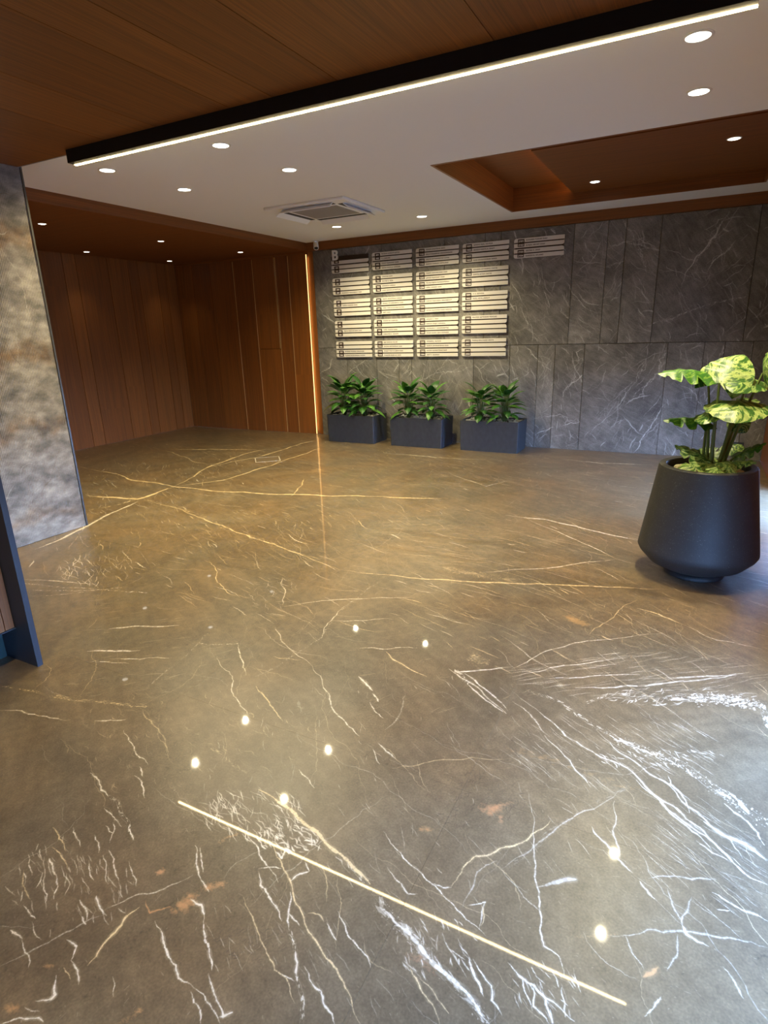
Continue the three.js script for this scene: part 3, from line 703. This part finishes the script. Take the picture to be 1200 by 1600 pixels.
// ---------------------------------------------------------------- cassette air conditioner
const ac = thing('air_conditioner', [-3.6, CEIL_Y, -5.73], 'white ceiling cassette air conditioner with its flaps open', 'air conditioner');
{
  const g = new RoundedBoxGeometry(0.95, 0.03, 0.86, 3, 0.012); g.translate(0, -0.013, 0); mesh('panel', g, whitePlastic, ac);
  const grille = mesh('grille', span(-0.27, -0.034, -0.23, 0.27, -0.027, 0.23), greyPlastic, ac);
  for (let i = 0; i < 14; i++) mesh('slat', span(-0.26, -0.0375, -0.218 + i * 0.0325, 0.26, -0.034, -0.218 + i * 0.0325 + 0.016), greyPlastic, grille);
  for (const [s, ax] of [[-1, 0], [1, 0], [-1, 1], [1, 1]]) {
    const long = ax ? 0.56 : 0.6, off = ax ? 0.35 : 0.32;
    const slot = new RoundedBoxGeometry(ax ? 0.062 : long, 0.006, ax ? long : 0.062, 2, 0.003); slot.translate(ax ? s * off : 0, -0.0285, ax ? 0 : s * off); mesh('outlet', slot, slotDark, ac);
    const flap = mesh('flap', new RoundedBoxGeometry(ax ? 0.07 : long, 0.008, ax ? long : 0.07, 2, 0.0035), whitePlastic, ac);
    flap.position.set(ax ? s * (off + 0.052) : 0, -0.047, ax ? 0 : s * (off + 0.052));
    if (ax) flap.rotation.z = -s * 0.6; else flap.rotation.x = s * 0.6;
  }
}

// ---------------------------------------------------------------- security camera
const cctv = thing('security_camera', [-4.9, CEIL_Y, -7.5], 'small white security camera in the ceiling corner', 'camera');
mesh('mount', lathe([[0, 0], [0.042, 0], [0.042, -0.012], [0.03, -0.02], [0.018, -0.024], [0.018, -0.035], [0, -0.035]], 32), whitePlastic, cctv);
{
  const b = mesh('body', lathe([[0, 0.05], [0.025, 0.05], [0.034, 0.042], [0.036, -0.04], [0.034, -0.05], [0.029, -0.05], [0.029, -0.043], [0, -0.043]], 32), whitePlastic, cctv);
  b.position.set(0.012, -0.062, 0.02); b.rotation.set(-0.55, 0, 0.35);
  const l = mesh('lens', lathe([[0, -0.052], [0.02, -0.05], [0.028, -0.0435], [0, -0.0435]], 32), blackMetal, b);
  l.userData.label = 'black lens';
}

// ---------------------------------------------------------------- directory boards
const NAMES = {
  101: 0, 204: 'DHARMESH KARSANBHAI SHAH', 302: 'HARISH PANKESH SHAH', 403: 'TEJA B. RAKESHKUMAR SHAH', 503: 'BHIMNA VISHVEN CHAUDHARI', 504: 'TUSHAR HASMUKHBHAI PARIKH',
  601: 'PATIDAR KOMLESH JATISH', 602: 'T. J. JHALERA', 603: 'USHAP RAJNIKANT SHAH', 604: 'HEENA RASIKLAL KANSARA', 701: 'CHINTAN SHAH', 702: 'PRIYAM D. VERA', 703: 'SHARMISH UNEELA', 704: 'SHAH MANISH JAYANTILAL',
  801: 'RAJESH MOHITBHAI SOMANI', 802: 'BHARAT PITAMBARBHAI VORA', 803: 'VIRAL HARSHADKUMAR BUTERI', 804: 'AMIT SHAH', 901: 'RAMESH M. SOMPURA', 903: 'SUNIL YOGESH SHAH', 904: 'PARASHNA K. MANISH',
  1001: 'AJAY BINODI PALARI', 1002: 'JIGISHA ARVINDBHAI SHAH', 1003: 'DHAJAY PRAFULLABEN SHAH', 1004: 'CHANDRA BABULAL DAVE',
  1101: 'KISHAN JAGATBHAI SHAH', 1102: 'BALA PUNAMBHAI VIDHADHARANI', 1103: 'SHILPA SATYANARAYAN GOYAL', 1104: 'RAKESH CHAMAN GOPALBHAI', 1201: 'PANKTI ASHOKKUMAR SHAH', 1202: 'JAYESH RAJNIKANT SHAH', 1203: 'NILAM RAJESH MAHADAPWALA', 1204: 'HIRAL DHARIN SHAH',
  1302: 'PARESH RAJESHBHAI BRAHMBHATT', 1304: 'HETAN RAJENDRAKUMAR VARIDEN', 1401: 'ANUJHA G. SHAH', 1402: 'RAKESH SANJAY AGRAWAL', 1403: 'DEVENDRA P. CHANDRAMITRA', 1404: 'ISHAN GAURE SIBSH BURNAGE',
  1501: 'HERABEN J. RATHOD', 1502: 'HARESH JASHWANTBHAI SHAH', 1503: 'ALKESH NAVNEETBHAI DAVE', 1504: 'AMIT P. UMARKAT',
  1601: 'GANDHI BIJAL KALPESH', 1602: 'MUKESH KANTILAL BHATT', 1604: 'ALKA DEVANGKUMAR SANGA', 1701: 'ASHABEN KETANBHAI CHOTAI', 1702: 'GOPITA KETAN CHOTAI', 1801: 'P. D. DEVHERA', 1802: 'PATEL HETAL JIMALIT',
  1901: 'KALPESH AJITKUMAR PRINSARI', 2001: 'PANKAJ MULCHAND MEHTA', 2101: 'RUSHABH TUSHAR SHAH', 2102: 'KUNJAL ARCHIT SHAH', 2103: 'ARVIND D. SHAH', 2104: 'HAMEER B. SOLANKI',
};
const PW = 0.594, PH = 0.044, PGAP = [0, 0.0575, 0.1175, 0.175];
{
  const CW = 682, CH = 50, TW = 96, TH = 50, HH = 28 * CH + 4 * TH, [c, ctx] = canvasOf(2048, HH), cells = new Map();
  ctx.fillStyle = '#d2cdc6'; ctx.fillRect(0, 0, 2048, 28 * CH); ctx.fillStyle = '#2a1712'; ctx.fillRect(0, 28 * CH, 2048, 4 * TH);
  let n = 0;
  for (let f = 1; f <= 21; f++) for (let k = 1; k <= 4; k++, n++) {
    const no = f * 100 + k, x = (n % 3) * CW, y = Math.floor(n / 3) * CH, tx = (n % 21) * TW, ty = 28 * CH + Math.floor(n / 21) * TH;
    cells.set(no, [x, y, tx, ty]);
    ctx.textBaseline = 'middle'; ctx.textAlign = 'left'; ctx.fillStyle = '#3a302c'; ctx.font = 'bold 25px sans-serif';
    if (NAMES[no]) ctx.fillText(NAMES[no], x + 165, y + 25, 480);
    ctx.textAlign = 'center'; ctx.fillStyle = '#f2eeea'; ctx.font = 'bold 34px sans-serif'; ctx.fillText(String(no), tx + TW / 2, ty + 27, TW - 12);
  }
  const print = textureOf(c), plateMat = new THREE.MeshStandardMaterial({ map: print, roughness: 0.55 }), backMat = new THREE.MeshStandardMaterial({ color: lin(0.022, 0.011, 0.009), roughness: 0.5 });
  const R = 0.03;
  const plateShape = (corner) => {
    const s = new THREE.Shape(), r = (i) => (i === corner ? R : 0.002), w = PW, h = PH;   // corners: 0 bottom left, 1 bottom right, 2 top right, 3 top left
    s.moveTo(r(0), 0); s.lineTo(w - r(1), 0); s.quadraticCurveTo(w, 0, w, r(1)); s.lineTo(w, h - r(2)); s.quadraticCurveTo(w, h, w - r(2), h); s.lineTo(r(3), h); s.quadraticCurveTo(0, h, 0, h - r(3)); s.lineTo(0, r(0)); s.quadraticCurveTo(0, 0, r(0), 0);
    return s;
  };
  const plateGeo = [3, 1, 2, 0].map((k) => new THREE.ExtrudeGeometry(plateShape(k), { depth: 0.006, bevelEnabled: false, curveSegments: 6 }));
  const cellUV = (g, x, y, w, h, pw, ph) => { const p = g.attributes.position, uv = g.attributes.uv; for (let i = 0; i < p.count; i++) uv.setXY(i, (x + 1 + (p.getX(i) / pw) * (w - 2)) / 2048, 1 - (y + 1 + (1 - p.getY(i) / ph) * (h - 2)) / HH); return g; };
  const colX = [-4.712, -4.062, -3.412, -2.768, -2.113];
  for (let f = 1; f <= 21; f++) {
    const col = Math.floor((f - 1) / 5), row = (f - 1) % 5, x = colX[col] + (col === 0 ? 0.012 * (row / 4) : 0), top = 2.515 - row * 0.2847;
    const t = thing('directory_board', [x, top - 0.219, BZ + 0.012], f === 1 ? 'name board with a brown header bar under the white letter B, numbered 102 to 104' : `${['top', 'second', 'third', 'fourth', 'bottom'][row]} name board of the ${['first', 'second', 'third', 'fourth', 'fifth'][col]} column from the wood jamb, numbered ${f}01 to ${f}04`, 'sign', 'name boards on the grey marble wall');
    const y1 = 0.219 - PH;
    // brown carrier strips show in the gaps between the plates
    mesh('backing', span(0.012, 0.012, -0.012, PW - 0.012, 0.207, 0.004), backMat, t);
    for (let k = 0; k < 4; k++) {
      const no = f * 100 + k + 1, y = y1 - PGAP[k], [cx, cy, tx, ty] = cells.get(no);
      if (no === 101) { const bar = mesh('header_bar', span(0, y, 0.006, PW, y + PH, 0.012), backMat, t); bar.userData.label = 'dark brown header bar'; continue; }
      const p = mesh('name_plate', cellUV(plateGeo[k].clone(), cx, cy, CW, CH, PW, PH), plateMat, t);
      p.position.set(0, y, 0.006);
      const g = new THREE.BoxGeometry(0.078, 0.041, 0.002); g.translate(0.039, 0.0205, 0); cellUV(g, tx, ty, TW, TH, 0.078, 0.041);
      const n2 = mesh('number_tag', g, plateMat, p); n2.position.set(0.046, k % 2 ? 0.0095 : -0.0065, 0.007);
      n2.userData.label = 'dark brown number tag';
    }
  }
  const font = await new FontLoader().loadAsync('fonts/droid/droid_sans_bold.typeface.json');
  const g = new TextGeometry('B', { font, size: 0.13, depth: 0.02, curveSegments: 6, bevelEnabled: false }); g.computeBoundingBox(); g.translate(-g.boundingBox.min.x, 0, 0);
  const b = tag(mesh('wall_letter', g, whitePlastic), 'large raised white letter B above the name boards', 'letter'); b.position.set(-4.682, 2.466, BZ + 0.026);
}

// ---------------------------------------------------------------- floor hatch
const hatch = thing('floor_hatch', [-4.667, 0, -5.752], 'small square floor hatch with a pale metal rim near the wood alcove', 'hatch');
hatch.rotation.y = 0.72;
{
  const rim = mergeGeometries([span(-0.155, 0, -0.14, 0.155, 0.002, -0.128), span(-0.155, 0, 0.128, 0.155, 0.002, 0.14), span(-0.155, 0, -0.128, -0.143, 0.002, 0.128), span(0.143, 0, -0.128, 0.155, 0.002, 0.128)]);
  mesh('rim', rim, new THREE.MeshStandardMaterial({ color: lin(0.6, 0.52, 0.4), roughness: 0.4, metalness: 0.4 }), hatch);
  mesh('lid', span(-0.143, 0, -0.128, 0.143, 0.0012, 0.128), new THREE.MeshStandardMaterial({ color: lin(0.13, 0.098, 0.062), roughness: 0.3 }), hatch);
}

// ---------------------------------------------------------------- wood slat cabinet with a dark metal side, at the left edge
const cabinet = thing('cabinet', [-2.66, 0, -1.447], 'wood slat cabinet with a dark blue-grey metal side panel and teal plinth', 'cabinet');
mesh('side_panel', span(-0.75, 0, 0, 0, 2.1, 0.027), darkMetal, cabinet).userData.label = 'dark metal side panel';
mesh('side_panel', span(-0.75, 0, 1.65, 0, 2.1, 1.677), darkMetal, cabinet);
mesh('carcass', span(-0.75, 0.19, 0.028, -0.14, 2.1, 1.649), wood, cabinet);
mesh('plinth', span(-0.75, 0, 0.028, -0.245, 0.189, 1.649), new THREE.MeshStandardMaterial({ color: lin(0.006, 0.026, 0.028), roughness: 0.5 }), cabinet).userData.label = 'dark teal plinth';
mesh('bottom_trim', span(-0.15, 0.184, 0.028, -0.11, 0.189, 1.649), darkMetal, cabinet);
for (let i = 0; i < 36; i++) mesh('slat', shiftUV(span(-0.139, 0.191, 0.03 + i * 0.045, -0.115, 2.1, 0.03 + i * 0.045 + 0.041), 0.13 * i, 0.2 * i), i % 3 ? wood : woodB, cabinet);

// ---------------------------------------------------------------- socket on the back wall behind the pot
const socket = thing('wall_socket', [0.5, 0.09, BZ], 'dark rectangular socket low on the grey wall behind the large pot', 'socket');
mesh('plate', new RoundedBoxGeometry(0.14, 0.11, 0.012, 2, 0.004).translate(0, 0.055, 0.006), darkMetal, socket);
for (const s of [-1, 1]) mesh('outlet', new RoundedBoxGeometry(0.05, 0.06, 0.004, 2, 0.0015).translate(s * 0.032, 0.055, 0.0135), slotDark, socket);

// ---------------------------------------------------------------- plants
const up = new THREE.Vector3(0, 1, 0);
// a leaf blade from base to tip: bowed along its rib, folded about it, with the outline w(t)
function leafGeometry(B, T, normal, width, bow, fold, outline, nt = 14, nu = 3, curl = 0) {
  const dir = T.clone().sub(B), len = dir.length(); dir.normalize();
  const side = dir.clone().cross(normal).normalize(), nn = side.clone().cross(dir).normalize();
  const pos = [], uv = [], idx = [], cols = nu * 2 + 1, v = new THREE.Vector3();
  for (let i = 0; i <= nt; i++) {
    const t = i / nt;
    for (let j = -nu; j <= nu; j++) {
      const u = j / nu, w = outline(t, Math.sign(u)) * width * 0.5, back = Math.abs(u) * (outline.back ?? 0) * Math.max(0, 1 - t * 3.2) * len;
      v.copy(B).addScaledVector(dir, t * len - back).addScaledVector(side, u * w).addScaledVector(nn, bow * len * 4 * t * (1 - t) * 0.5 - curl * len * t * t - fold * w * Math.abs(u) + 0.035 * w * Math.sin(t * 31 + u * 2) * Math.abs(u));
      pos.push(v.x, v.y, v.z); uv.push(0.5 + u * 0.5, t);
    }
  }
  for (let i = 0; i < nt; i++) for (let j = 0; j < cols - 1; j++) { const a = i * cols + j, b = a + cols; idx.push(a, a + 1, b, a + 1, b + 1, b); }
  const g = new THREE.BufferGeometry(); g.setAttribute('position', new THREE.Float32BufferAttribute(pos, 3)); g.setAttribute('uv', new THREE.Float32BufferAttribute(uv, 2)); g.setIndex(idx); g.computeVertexNormals();
  return g;
}
function leafTexture(seed, dark, light, share, ribs) {
  const W = 256, H = 512, [c, ctx] = canvasOf(W, H), n = createNoise2D(rng(seed));
  fill(ctx, W, H, 1, (x, y) => {
    const u = x / W - 0.5, t = 1 - y / H, along = t * 9 - Math.abs(u) * 7, k = fbm(n, along * 0.5 + 2 * u, u * 3 + (u > 0 ? 9 : 0), 4) + 0.25 * n(along * 1.8, u * 9), m = THREE.MathUtils.smoothstep(k + share, -0.12, 0.16), rib = Math.abs((along * ribs) % 1 - 0.5) < 0.06 || Math.abs(u) < 0.018 ? 1.18 : 1, f = (0.92 + 0.12 * n(x / 9, y / 9)) * rib;
    return [0, 1, 2].map((i) => (dark[i] * (1 - m) + light[i] * m) * f);
  });
  return textureOf(c);
}
const leafMat = (map, rough = 0.42) => new THREE.MeshPhysicalMaterial({ map, roughness: rough, side: THREE.DoubleSide, transmission: 0.18, thickness: 0, specularIntensity: 0.7 });
const greenLeaf = [leafMat(leafTexture(71, [38, 84, 22], [62, 118, 34], -0.1, 1)), leafMat(leafTexture(72, [30, 72, 22], [52, 104, 34], -0.1, 1)), leafMat(leafTexture(73, [56, 106, 28], [96, 146, 52], -0.05, 1))];
const variegated = [leafMat(leafTexture(81, [44, 88, 26], [150, 170, 98], 0.08, 1)), leafMat(leafTexture(82, [38, 80, 26], [132, 156, 84], -0.06, 1)), leafMat(leafTexture(83, [42, 94, 20], [100, 138, 42], -0.14, 1))];
const stemMat = new THREE.MeshStandardMaterial({ color: lin(0.09, 0.13, 0.025), roughness: 0.5 }), darkStem = new THREE.MeshStandardMaterial({ color: lin(0.05, 0.09, 0.02), roughness: 0.6 });
const lance = (t) => Math.pow(Math.max(0, Math.sin(Math.PI * Math.pow(Math.min(1, t * 0.98 + 0.02), 0.72))), 0.85);
function stalk(a, b, lift, r0, r1, seg = 8) {
  const m = a.clone().lerp(b, 0.5).addScaledVector(up, lift), g = new THREE.TubeGeometry(new THREE.QuadraticBezierCurve3(a, m, b), seg, 1, 6, false), p = g.attributes.position, curve = new THREE.QuadraticBezierCurve3(a, m, b), q = new THREE.Vector3(), v = new THREE.Vector3();
  for (let i = 0; i < p.count; i++) { const t = Math.floor(i / 7) / seg; curve.getPointAt(t, q); v.fromBufferAttribute(p, i).sub(q).multiplyScalar(r0 + (r1 - r0) * t).add(q); p.setXYZ(i, v.x, v.y, v.z); }
  g.computeVertexNormals(); return g;
}
function pebbleGeometry(list, seed) {
  const r = rng(seed), parts = [];
  for (const [x, y, z, s] of list) {
    const g = new THREE.IcosahedronGeometry(s, 1), p = g.attributes.position, a = 0.7 + 0.5 * r(), b = 0.55 + 0.25 * r(), tn = r() * 3;
    for (let i = 0; i < p.count; i++) { const X = p.getX(i) * a * 1.15, Y = p.getY(i) * b, Z = p.getZ(i) / a, k = 1 + 0.08 * noiseA(X * 60 + x * 9, Z * 60 + Y * 40); p.setXYZ(i, (X * Math.cos(tn) - Z * Math.sin(tn)) * k + x, Y * k + y, (X * Math.sin(tn) + Z * Math.cos(tn)) * k + z); }
    g.computeVertexNormals(); parts.push(g);
  }
  return mergeGeometries(parts);
}

// rectangular planters
const planterTexture = (() => { const [c, ctx] = canvasOf(256, 256); fill(ctx, 256, 256, 1, (x, y) => { const t = 1 + 0.12 * fbm(noiseA, x / 60, y / 90, 3) + 0.16 * noiseB(x / 1.4, y / 1.4); return [48 * t, 51 * t, 56 * t]; }); return textureOf(c); })();
const planterMat = new THREE.MeshStandardMaterial({ map: planterTexture, roughness: 0.6 });
const soilMat = new THREE.MeshStandardMaterial({ color: lin(0.03, 0.025, 0.02), roughness: 1 }), pebbleWhite = new THREE.MeshStandardMaterial({ color: lin(0.5, 0.51, 0.5), roughness: 0.7 }), pebbleTan = new THREE.MeshStandardMaterial({ color: lin(0.36, 0.33, 0.2), roughness: 0.7 });
function boxPot(w, h, d, wall) {
  // open box with rounded upright corners, slightly narrower at the foot
  const ring = (hw, hd, rr) => { const p = []; for (const [cx, cz, a0] of [[hw - rr, hd - rr, 0], [-hw + rr, hd - rr, 1], [-hw + rr, -hd + rr, 2], [hw - rr, -hd + rr, 3]]) for (let k = 0; k <= 3; k++) { const a = (a0 + k / 3) * Math.PI / 2; p.push([cx + rr * Math.cos(a), cz + rr * Math.sin(a)]); } return p; };
  const k = 0.975, rows = [[ring(w / 2 * k, d / 2 * k, 0.012), 0], [ring(w / 2, d / 2, 0.012), h], [ring(w / 2 - wall, d / 2 - wall, 0.006), h], [ring(w / 2 - wall, d / 2 - wall, 0.006), h - 0.09]], pos = [], idx = [], uv = [];
  rows.forEach(([p, y]) => p.forEach(([x, z]) => { pos.push(x, y, z); uv.push((x + z) * 3, y * 3); }));
  const n = 16;
  for (let r = 0; r < 3; r++) for (let i = 0; i < n; i++) { const a = r * n + i, b = r * n + ((i + 1) % n); idx.push(a, a + n, b, b, a + n, b + n); }
  for (let i = 1; i < n - 1; i++) idx.push(0, i, i + 1);
  const g = new THREE.BufferGeometry(); g.setAttribute('position', new THREE.Float32BufferAttribute(pos, 3)); g.setAttribute('uv', new THREE.Float32BufferAttribute(uv, 2)); g.setIndex(idx);
  const f = g.toNonIndexed(); f.computeVertexNormals(); return f;
}
const potGeo = boxPot(0.765, 0.385, 0.41, 0.02);
const PLANTERS = [[-4.25, -7.315, 'beside wood jamb', 'beside the lit wood jamb'], [-3.235, -7.305, 'in middle of row', 'in the middle of the row of three'], [-2.23, -7.31, 'farthest from wood jamb', 'at the end of the row towards the large round pot']];
const leafCache = [];
function bushLeaves(seed) {
  const r = rng(seed), out = [];
  for (let k = 0; k < 34; k++) {
    const ring = k / 34, a = k * 2.4 + (r() - 0.5) * 0.5, rise = 0.07 + 0.27 * (1 - ring) + 0.05 * r(), reach = 0.03 + 0.05 * ring + 0.02 * r(), len = 0.16 + 0.06 * r(), d = new THREE.Vector3(Math.cos(a), 0, Math.sin(a));
    const B = d.clone().multiplyScalar(reach).addScaledVector(up, rise), tilt = 0.75 * (1 - ring) + 0.05 - 0.35 * ring + 0.25 * (r() - 0.5), T = B.clone().addScaledVector(d, len * Math.cos(tilt)).addScaledVector(up, len * Math.sin(tilt));
    out.push([leafGeometry(B, T, up.clone().addScaledVector(d, -0.3), 0.086 + 0.026 * r(), 0.16 + 0.1 * r(), 0.3, lance, 9, 2, 0.12 + 0.2 * r()), Math.floor(r() * 3), B]);
  }
  return out;
}
PLANTERS.forEach(([x, z, short, where], k) => {
  const t = thing('planter', [x, 0, z], 'dark grey rectangular planter ' + where, 'planter', 'rectangular planters along the marble wall');
  mesh('body', potGeo, planterMat, t);
  mesh('soil', span(-0.362, 0.3, -0.184, 0.362, 0.352, 0.184), soilMat, t);
  const r = rng(50 + k), list = [];
  for (let i = 0; i < 230; i++) list.push([-0.345 + 0.69 * r(), 0.358 + 0.012 * r(), -0.17 + 0.34 * r(), 0.009 + 0.008 * r()]);
  list.push([-0.3, 0.372, 0.14, 0.022], [0.31, 0.372, 0.13, 0.024]);
  const pb = mesh('pebbles', pebbleGeometry(list, 60 + k), pebbleWhite); pb.position.set(x, 0, z); tag(pb, 'white pebbles in the planter ' + where, 'pebbles', 'white pebbles in the planters'); pb.userData.kind = 'stuff';
  for (const s of [-1, 1]) {
    const p = thing('leafy_plant', [x + s * 0.165 + 0.015 * (r() - 0.5), 0.352, z + 0.05 + 0.01 * r()], `green leafy plant, ${s < 0 ? 'wood wall' : 'round pot'} end of planter ${short}`, 'plant', 'leafy plants in the rectangular planters');
    const kind = (k * 2 + (s > 0 ? 1 : 0)) % 3; leafCache[kind] ??= bushLeaves(200 + kind);
    p.rotation.y = r() * 6.28; const sc = 0.98 + 0.2 * r(); p.scale.set(sc, sc * (k === 2 ? 1.02 : 1.06), sc);
    const stems = leafCache[kind].map(([, , B]) => stalk(new THREE.Vector3(B.x * 0.12, 0, B.z * 0.12), B, 0.03, 0.0045, 0.003, 5));
    mesh('stems', mergeGeometries(stems), darkStem, p);
    for (const [g, m] of leafCache[kind]) mesh('leaf', g, greenLeaf[m], p);
  }
});

// large round pot
const POT = [0.126, 0, -3.9];
const potTexture = (() => { const [c, ctx] = canvasOf(1024, 512), r = rng(8); fill(ctx, 1024, 512, 1, (x, y) => { const t = 1 + 0.14 * fbm(noiseA, x / 80, y / 60, 3) + 0.2 * noiseB(x / 1.6, y / 1.6); return [36 * t, 36 * t, 37 * t]; }); for (let i = 0; i < 9000; i++) { const a = 0.25 + 0.6 * r(); ctx.fillStyle = `rgba(176,172,160,${a})`; const s = 0.35 + 0.6 * r() * r(); ctx.beginPath(); ctx.arc(1024 * r(), 512 * r(), s, 0, 7); ctx.fill(); } return textureOf(c); })();
const byHeight = (g, h) => { const p = g.attributes.position, uv = g.attributes.uv; for (let i = 0; i < p.count; i++) uv.setY(i, p.getY(i) / h + Math.hypot(p.getX(i), p.getZ(i)) * 0.4); return g; };
const pot = thing('round_pot', POT, 'large black speckled tapered pot standing on the marble floor', 'pot');
mesh('body', byHeight(lathe([[0, 0.045], [0.16, 0.045], [0.2, 0.05], [0.27, 0.085], [0.325, 0.145], [0.336, 0.168], [0.333, 0.19], [0.262, 0.684], [0.256, 0.69], [0.226, 0.69], [0.22, 0.684], [0.225, 0.62]], 96), 0.95), new THREE.MeshStandardMaterial({ map: potTexture, roughness: 0.62 }), pot);
mesh('foot', lathe([[0, 0], [0.165, 0], [0.17, 0.004], [0.17, 0.046], [0, 0.046]], 64), blackMetal, pot);
mesh('soil', lathe([[0, 0.64], [0.222, 0.64], [0.222, 0.63]], 48), soilMat, pot);
{
  const r = rng(99), list = [];
  for (let i = 0; i < 90; i++) { const a = r() * 6.283, m = Math.sqrt(r()) * 0.19; list.push([Math.cos(a) * m, 0.648 + 0.012 * r(), Math.sin(a) * m, 0.012 + 0.012 * r()]); }
  const pb = mesh('pebbles', pebbleGeometry(list, 98), pebbleTan); pb.position.set(...POT); tag(pb, 'tan pebbles in the large round pot', 'pebbles'); pb.userData.kind = 'stuff';
}
const LEAVES = [
  [[-0.044, 0.526, 0.06], [0.063, 0.688, -0.1], [-0.25, 0.55, 1], 0.29, 0.14, 0.22, 0, 0, 0.1],
  [[-0.113, 0.578, 0.0], [-0.358, 0.592, 0.12], [0, 1, 0.38], 0.23, 0.1, 0.35, 1, 2, 0.06],
  [[0.109, 0.545, -0.08], [0.029, 0.509, 0.16], [0.1, 1, 0.75], 0.25, 0.12, 0.2, 0, 1, 0.12],
  [[0.161, 0.576, 0.0], [0.18, 0.659, 0.1], [-0.6, 0.5, 0.8], 0.2, 0.1, 0.2, 0, 0, 0.1],
  [[0.066, 0.428, 0.04], [0.049, 0.364, 0.26], [0, 1, 0.55], 0.34, 0.16, 0.28, 0, 0, 0.15],
  [[0.057, 0.409, -0.06], [0.223, 0.38, 0.02], [0.1, 1, 0.5], 0.22, 0.14, 0.3, 1, 0, 0.15],
  [[-0.043, 0.369, 0.0], [-0.105, 0.336, 0.18], [-0.3, 1, 0.4], 0.2, 0.1, 0.3, 0, 1, 0.15],
  [[-0.081, 0.306, -0.02], [-0.309, 0.311, 0.06], [0, 1, 0.35], 0.17, 0.08, 0.4, 1, 2, 0.03],
  [[0.078, 0.304, -0.08], [0.13, 0.236, -0.05], [0.1, 0.5, 1], 0.13, 0.08, 0.2, 0, 1, 0.05],
  [[-0.027, 0.069, 0.04], [-0.233, 0.157, 0.03], [0.2, 1, 0.6], 0.15, 0.06, 0.35, 1, 1, 0.0],
  [[-0.012, 0.052, 0.06], [-0.203, 0.053, 0.17], [0, 1, 0.6], 0.15, 0.14, 0.3, 1, 0, 0.1],
  [[0.012, 0.062, 0.1], [-0.026, 0.038, 0.24], [0, 1, 0.5], 0.12, 0.12, 0.3, 1, 0, 0.1],
  [[0.086, 0.104, 0.02], [0.227, 0.2, 0.05], [-0.2, 1, 0.5], 0.12, 0.06, 0.35, 1, 2, 0.0],
  [[0.07, 0.071, 0.05], [0.186, 0.104, 0.13], [0, 1, 0.6], 0.11, 0.1, 0.3, 1, 1, 0.05],
  [[-0.0, 0.078, -0.04], [-0.1, 0.119, -0.12], [0, 0.8, 1], 0.14, 0.1, 0.2, 1, 1, 0.05],
  [[0.072, 0.091, -0.08], [0.128, 0.149, -0.16], [0, 0.7, 1], 0.16, 0.1, 0.2, 0, 1, 0.05],
  [[0.029, 0.082, 0.08], [0.091, 0.053, 0.2], [0, 1, 0.6], 0.1, 0.1, 0.3, 1, 0, 0.1],
];
const STALKS = [
  [[-0.044, 0.526, 0.06], -0.03, 0.02, 0.06],
  [[-0.113, 0.578, 0.0], -0.045, -0.01, 0.22],
  [[0.109, 0.545, -0.08], 0.0, -0.03, 0.05],
  [[0.161, 0.576, 0.0], 0.02, -0.01, 0.05],
  [[0.066, 0.428, 0.04], 0.0, 0.02, 0.04],
  [[0.057, 0.409, -0.06], 0.015, -0.02, 0.04],
  [[-0.043, 0.369, 0.0], -0.02, 0.0, 0.05],
  [[-0.081, 0.306, -0.02], -0.07, -0.02, 0.03],
  [[0.078, 0.304, -0.08], 0.01, -0.03, 0.02],
  [[-0.027, 0.069, 0.04], -0.05, 0.02, 0.03],
  [[-0.012, 0.052, 0.06], -0.04, 0.03, 0.03],
  [[0.086, 0.104, 0.02], 0.03, 0.01, 0.03],
  [[0.07, 0.071, 0.05], 0.02, 0.03, 0.02],
];
const plant = thing('potted_plant', [0.17, 0.645, -3.9], 'tall variegated plant with large pale green leaves in the round pot', 'plant');
const heart = (t) => (t < 0.18 ? 0.72 + 1.55 * t : Math.pow(Math.max(0, Math.cos(((t - 0.18) / 0.82) * Math.PI / 2)), 0.72)); heart.back = 0.26;
const split = (t, s) => heart(t) * (1 - 0.62 * Math.pow(Math.max(0, Math.sin(t * 22 + (s > 0 ? 0.8 : 2.2))), 3) * (t > 0.15 ? 1 : 0)); split.back = 0.2;
const V = (x, y, z) => new THREE.Vector3(x, y, z);
// base, tip, normal, width, bow, fold, outline, leaf kind, curl; relative to the plant's root
for (const [b, e, n, w, bow, fold, o, m, curl] of LEAVES) {
  const B = V(...b), T = V(...e);
  mesh('leaf', leafGeometry(B, T, V(...n).normalize(), w, bow, fold, o ? split : heart, 26, 4, curl), variegated[m], plant);
}
for (const [b, x, z, lift] of STALKS) mesh('stalk', stalk(V(x, -0.02, z), V(...b), lift, 0.0115, 0.006, 10), stemMat, plant);

renderer.render(scene, camera);
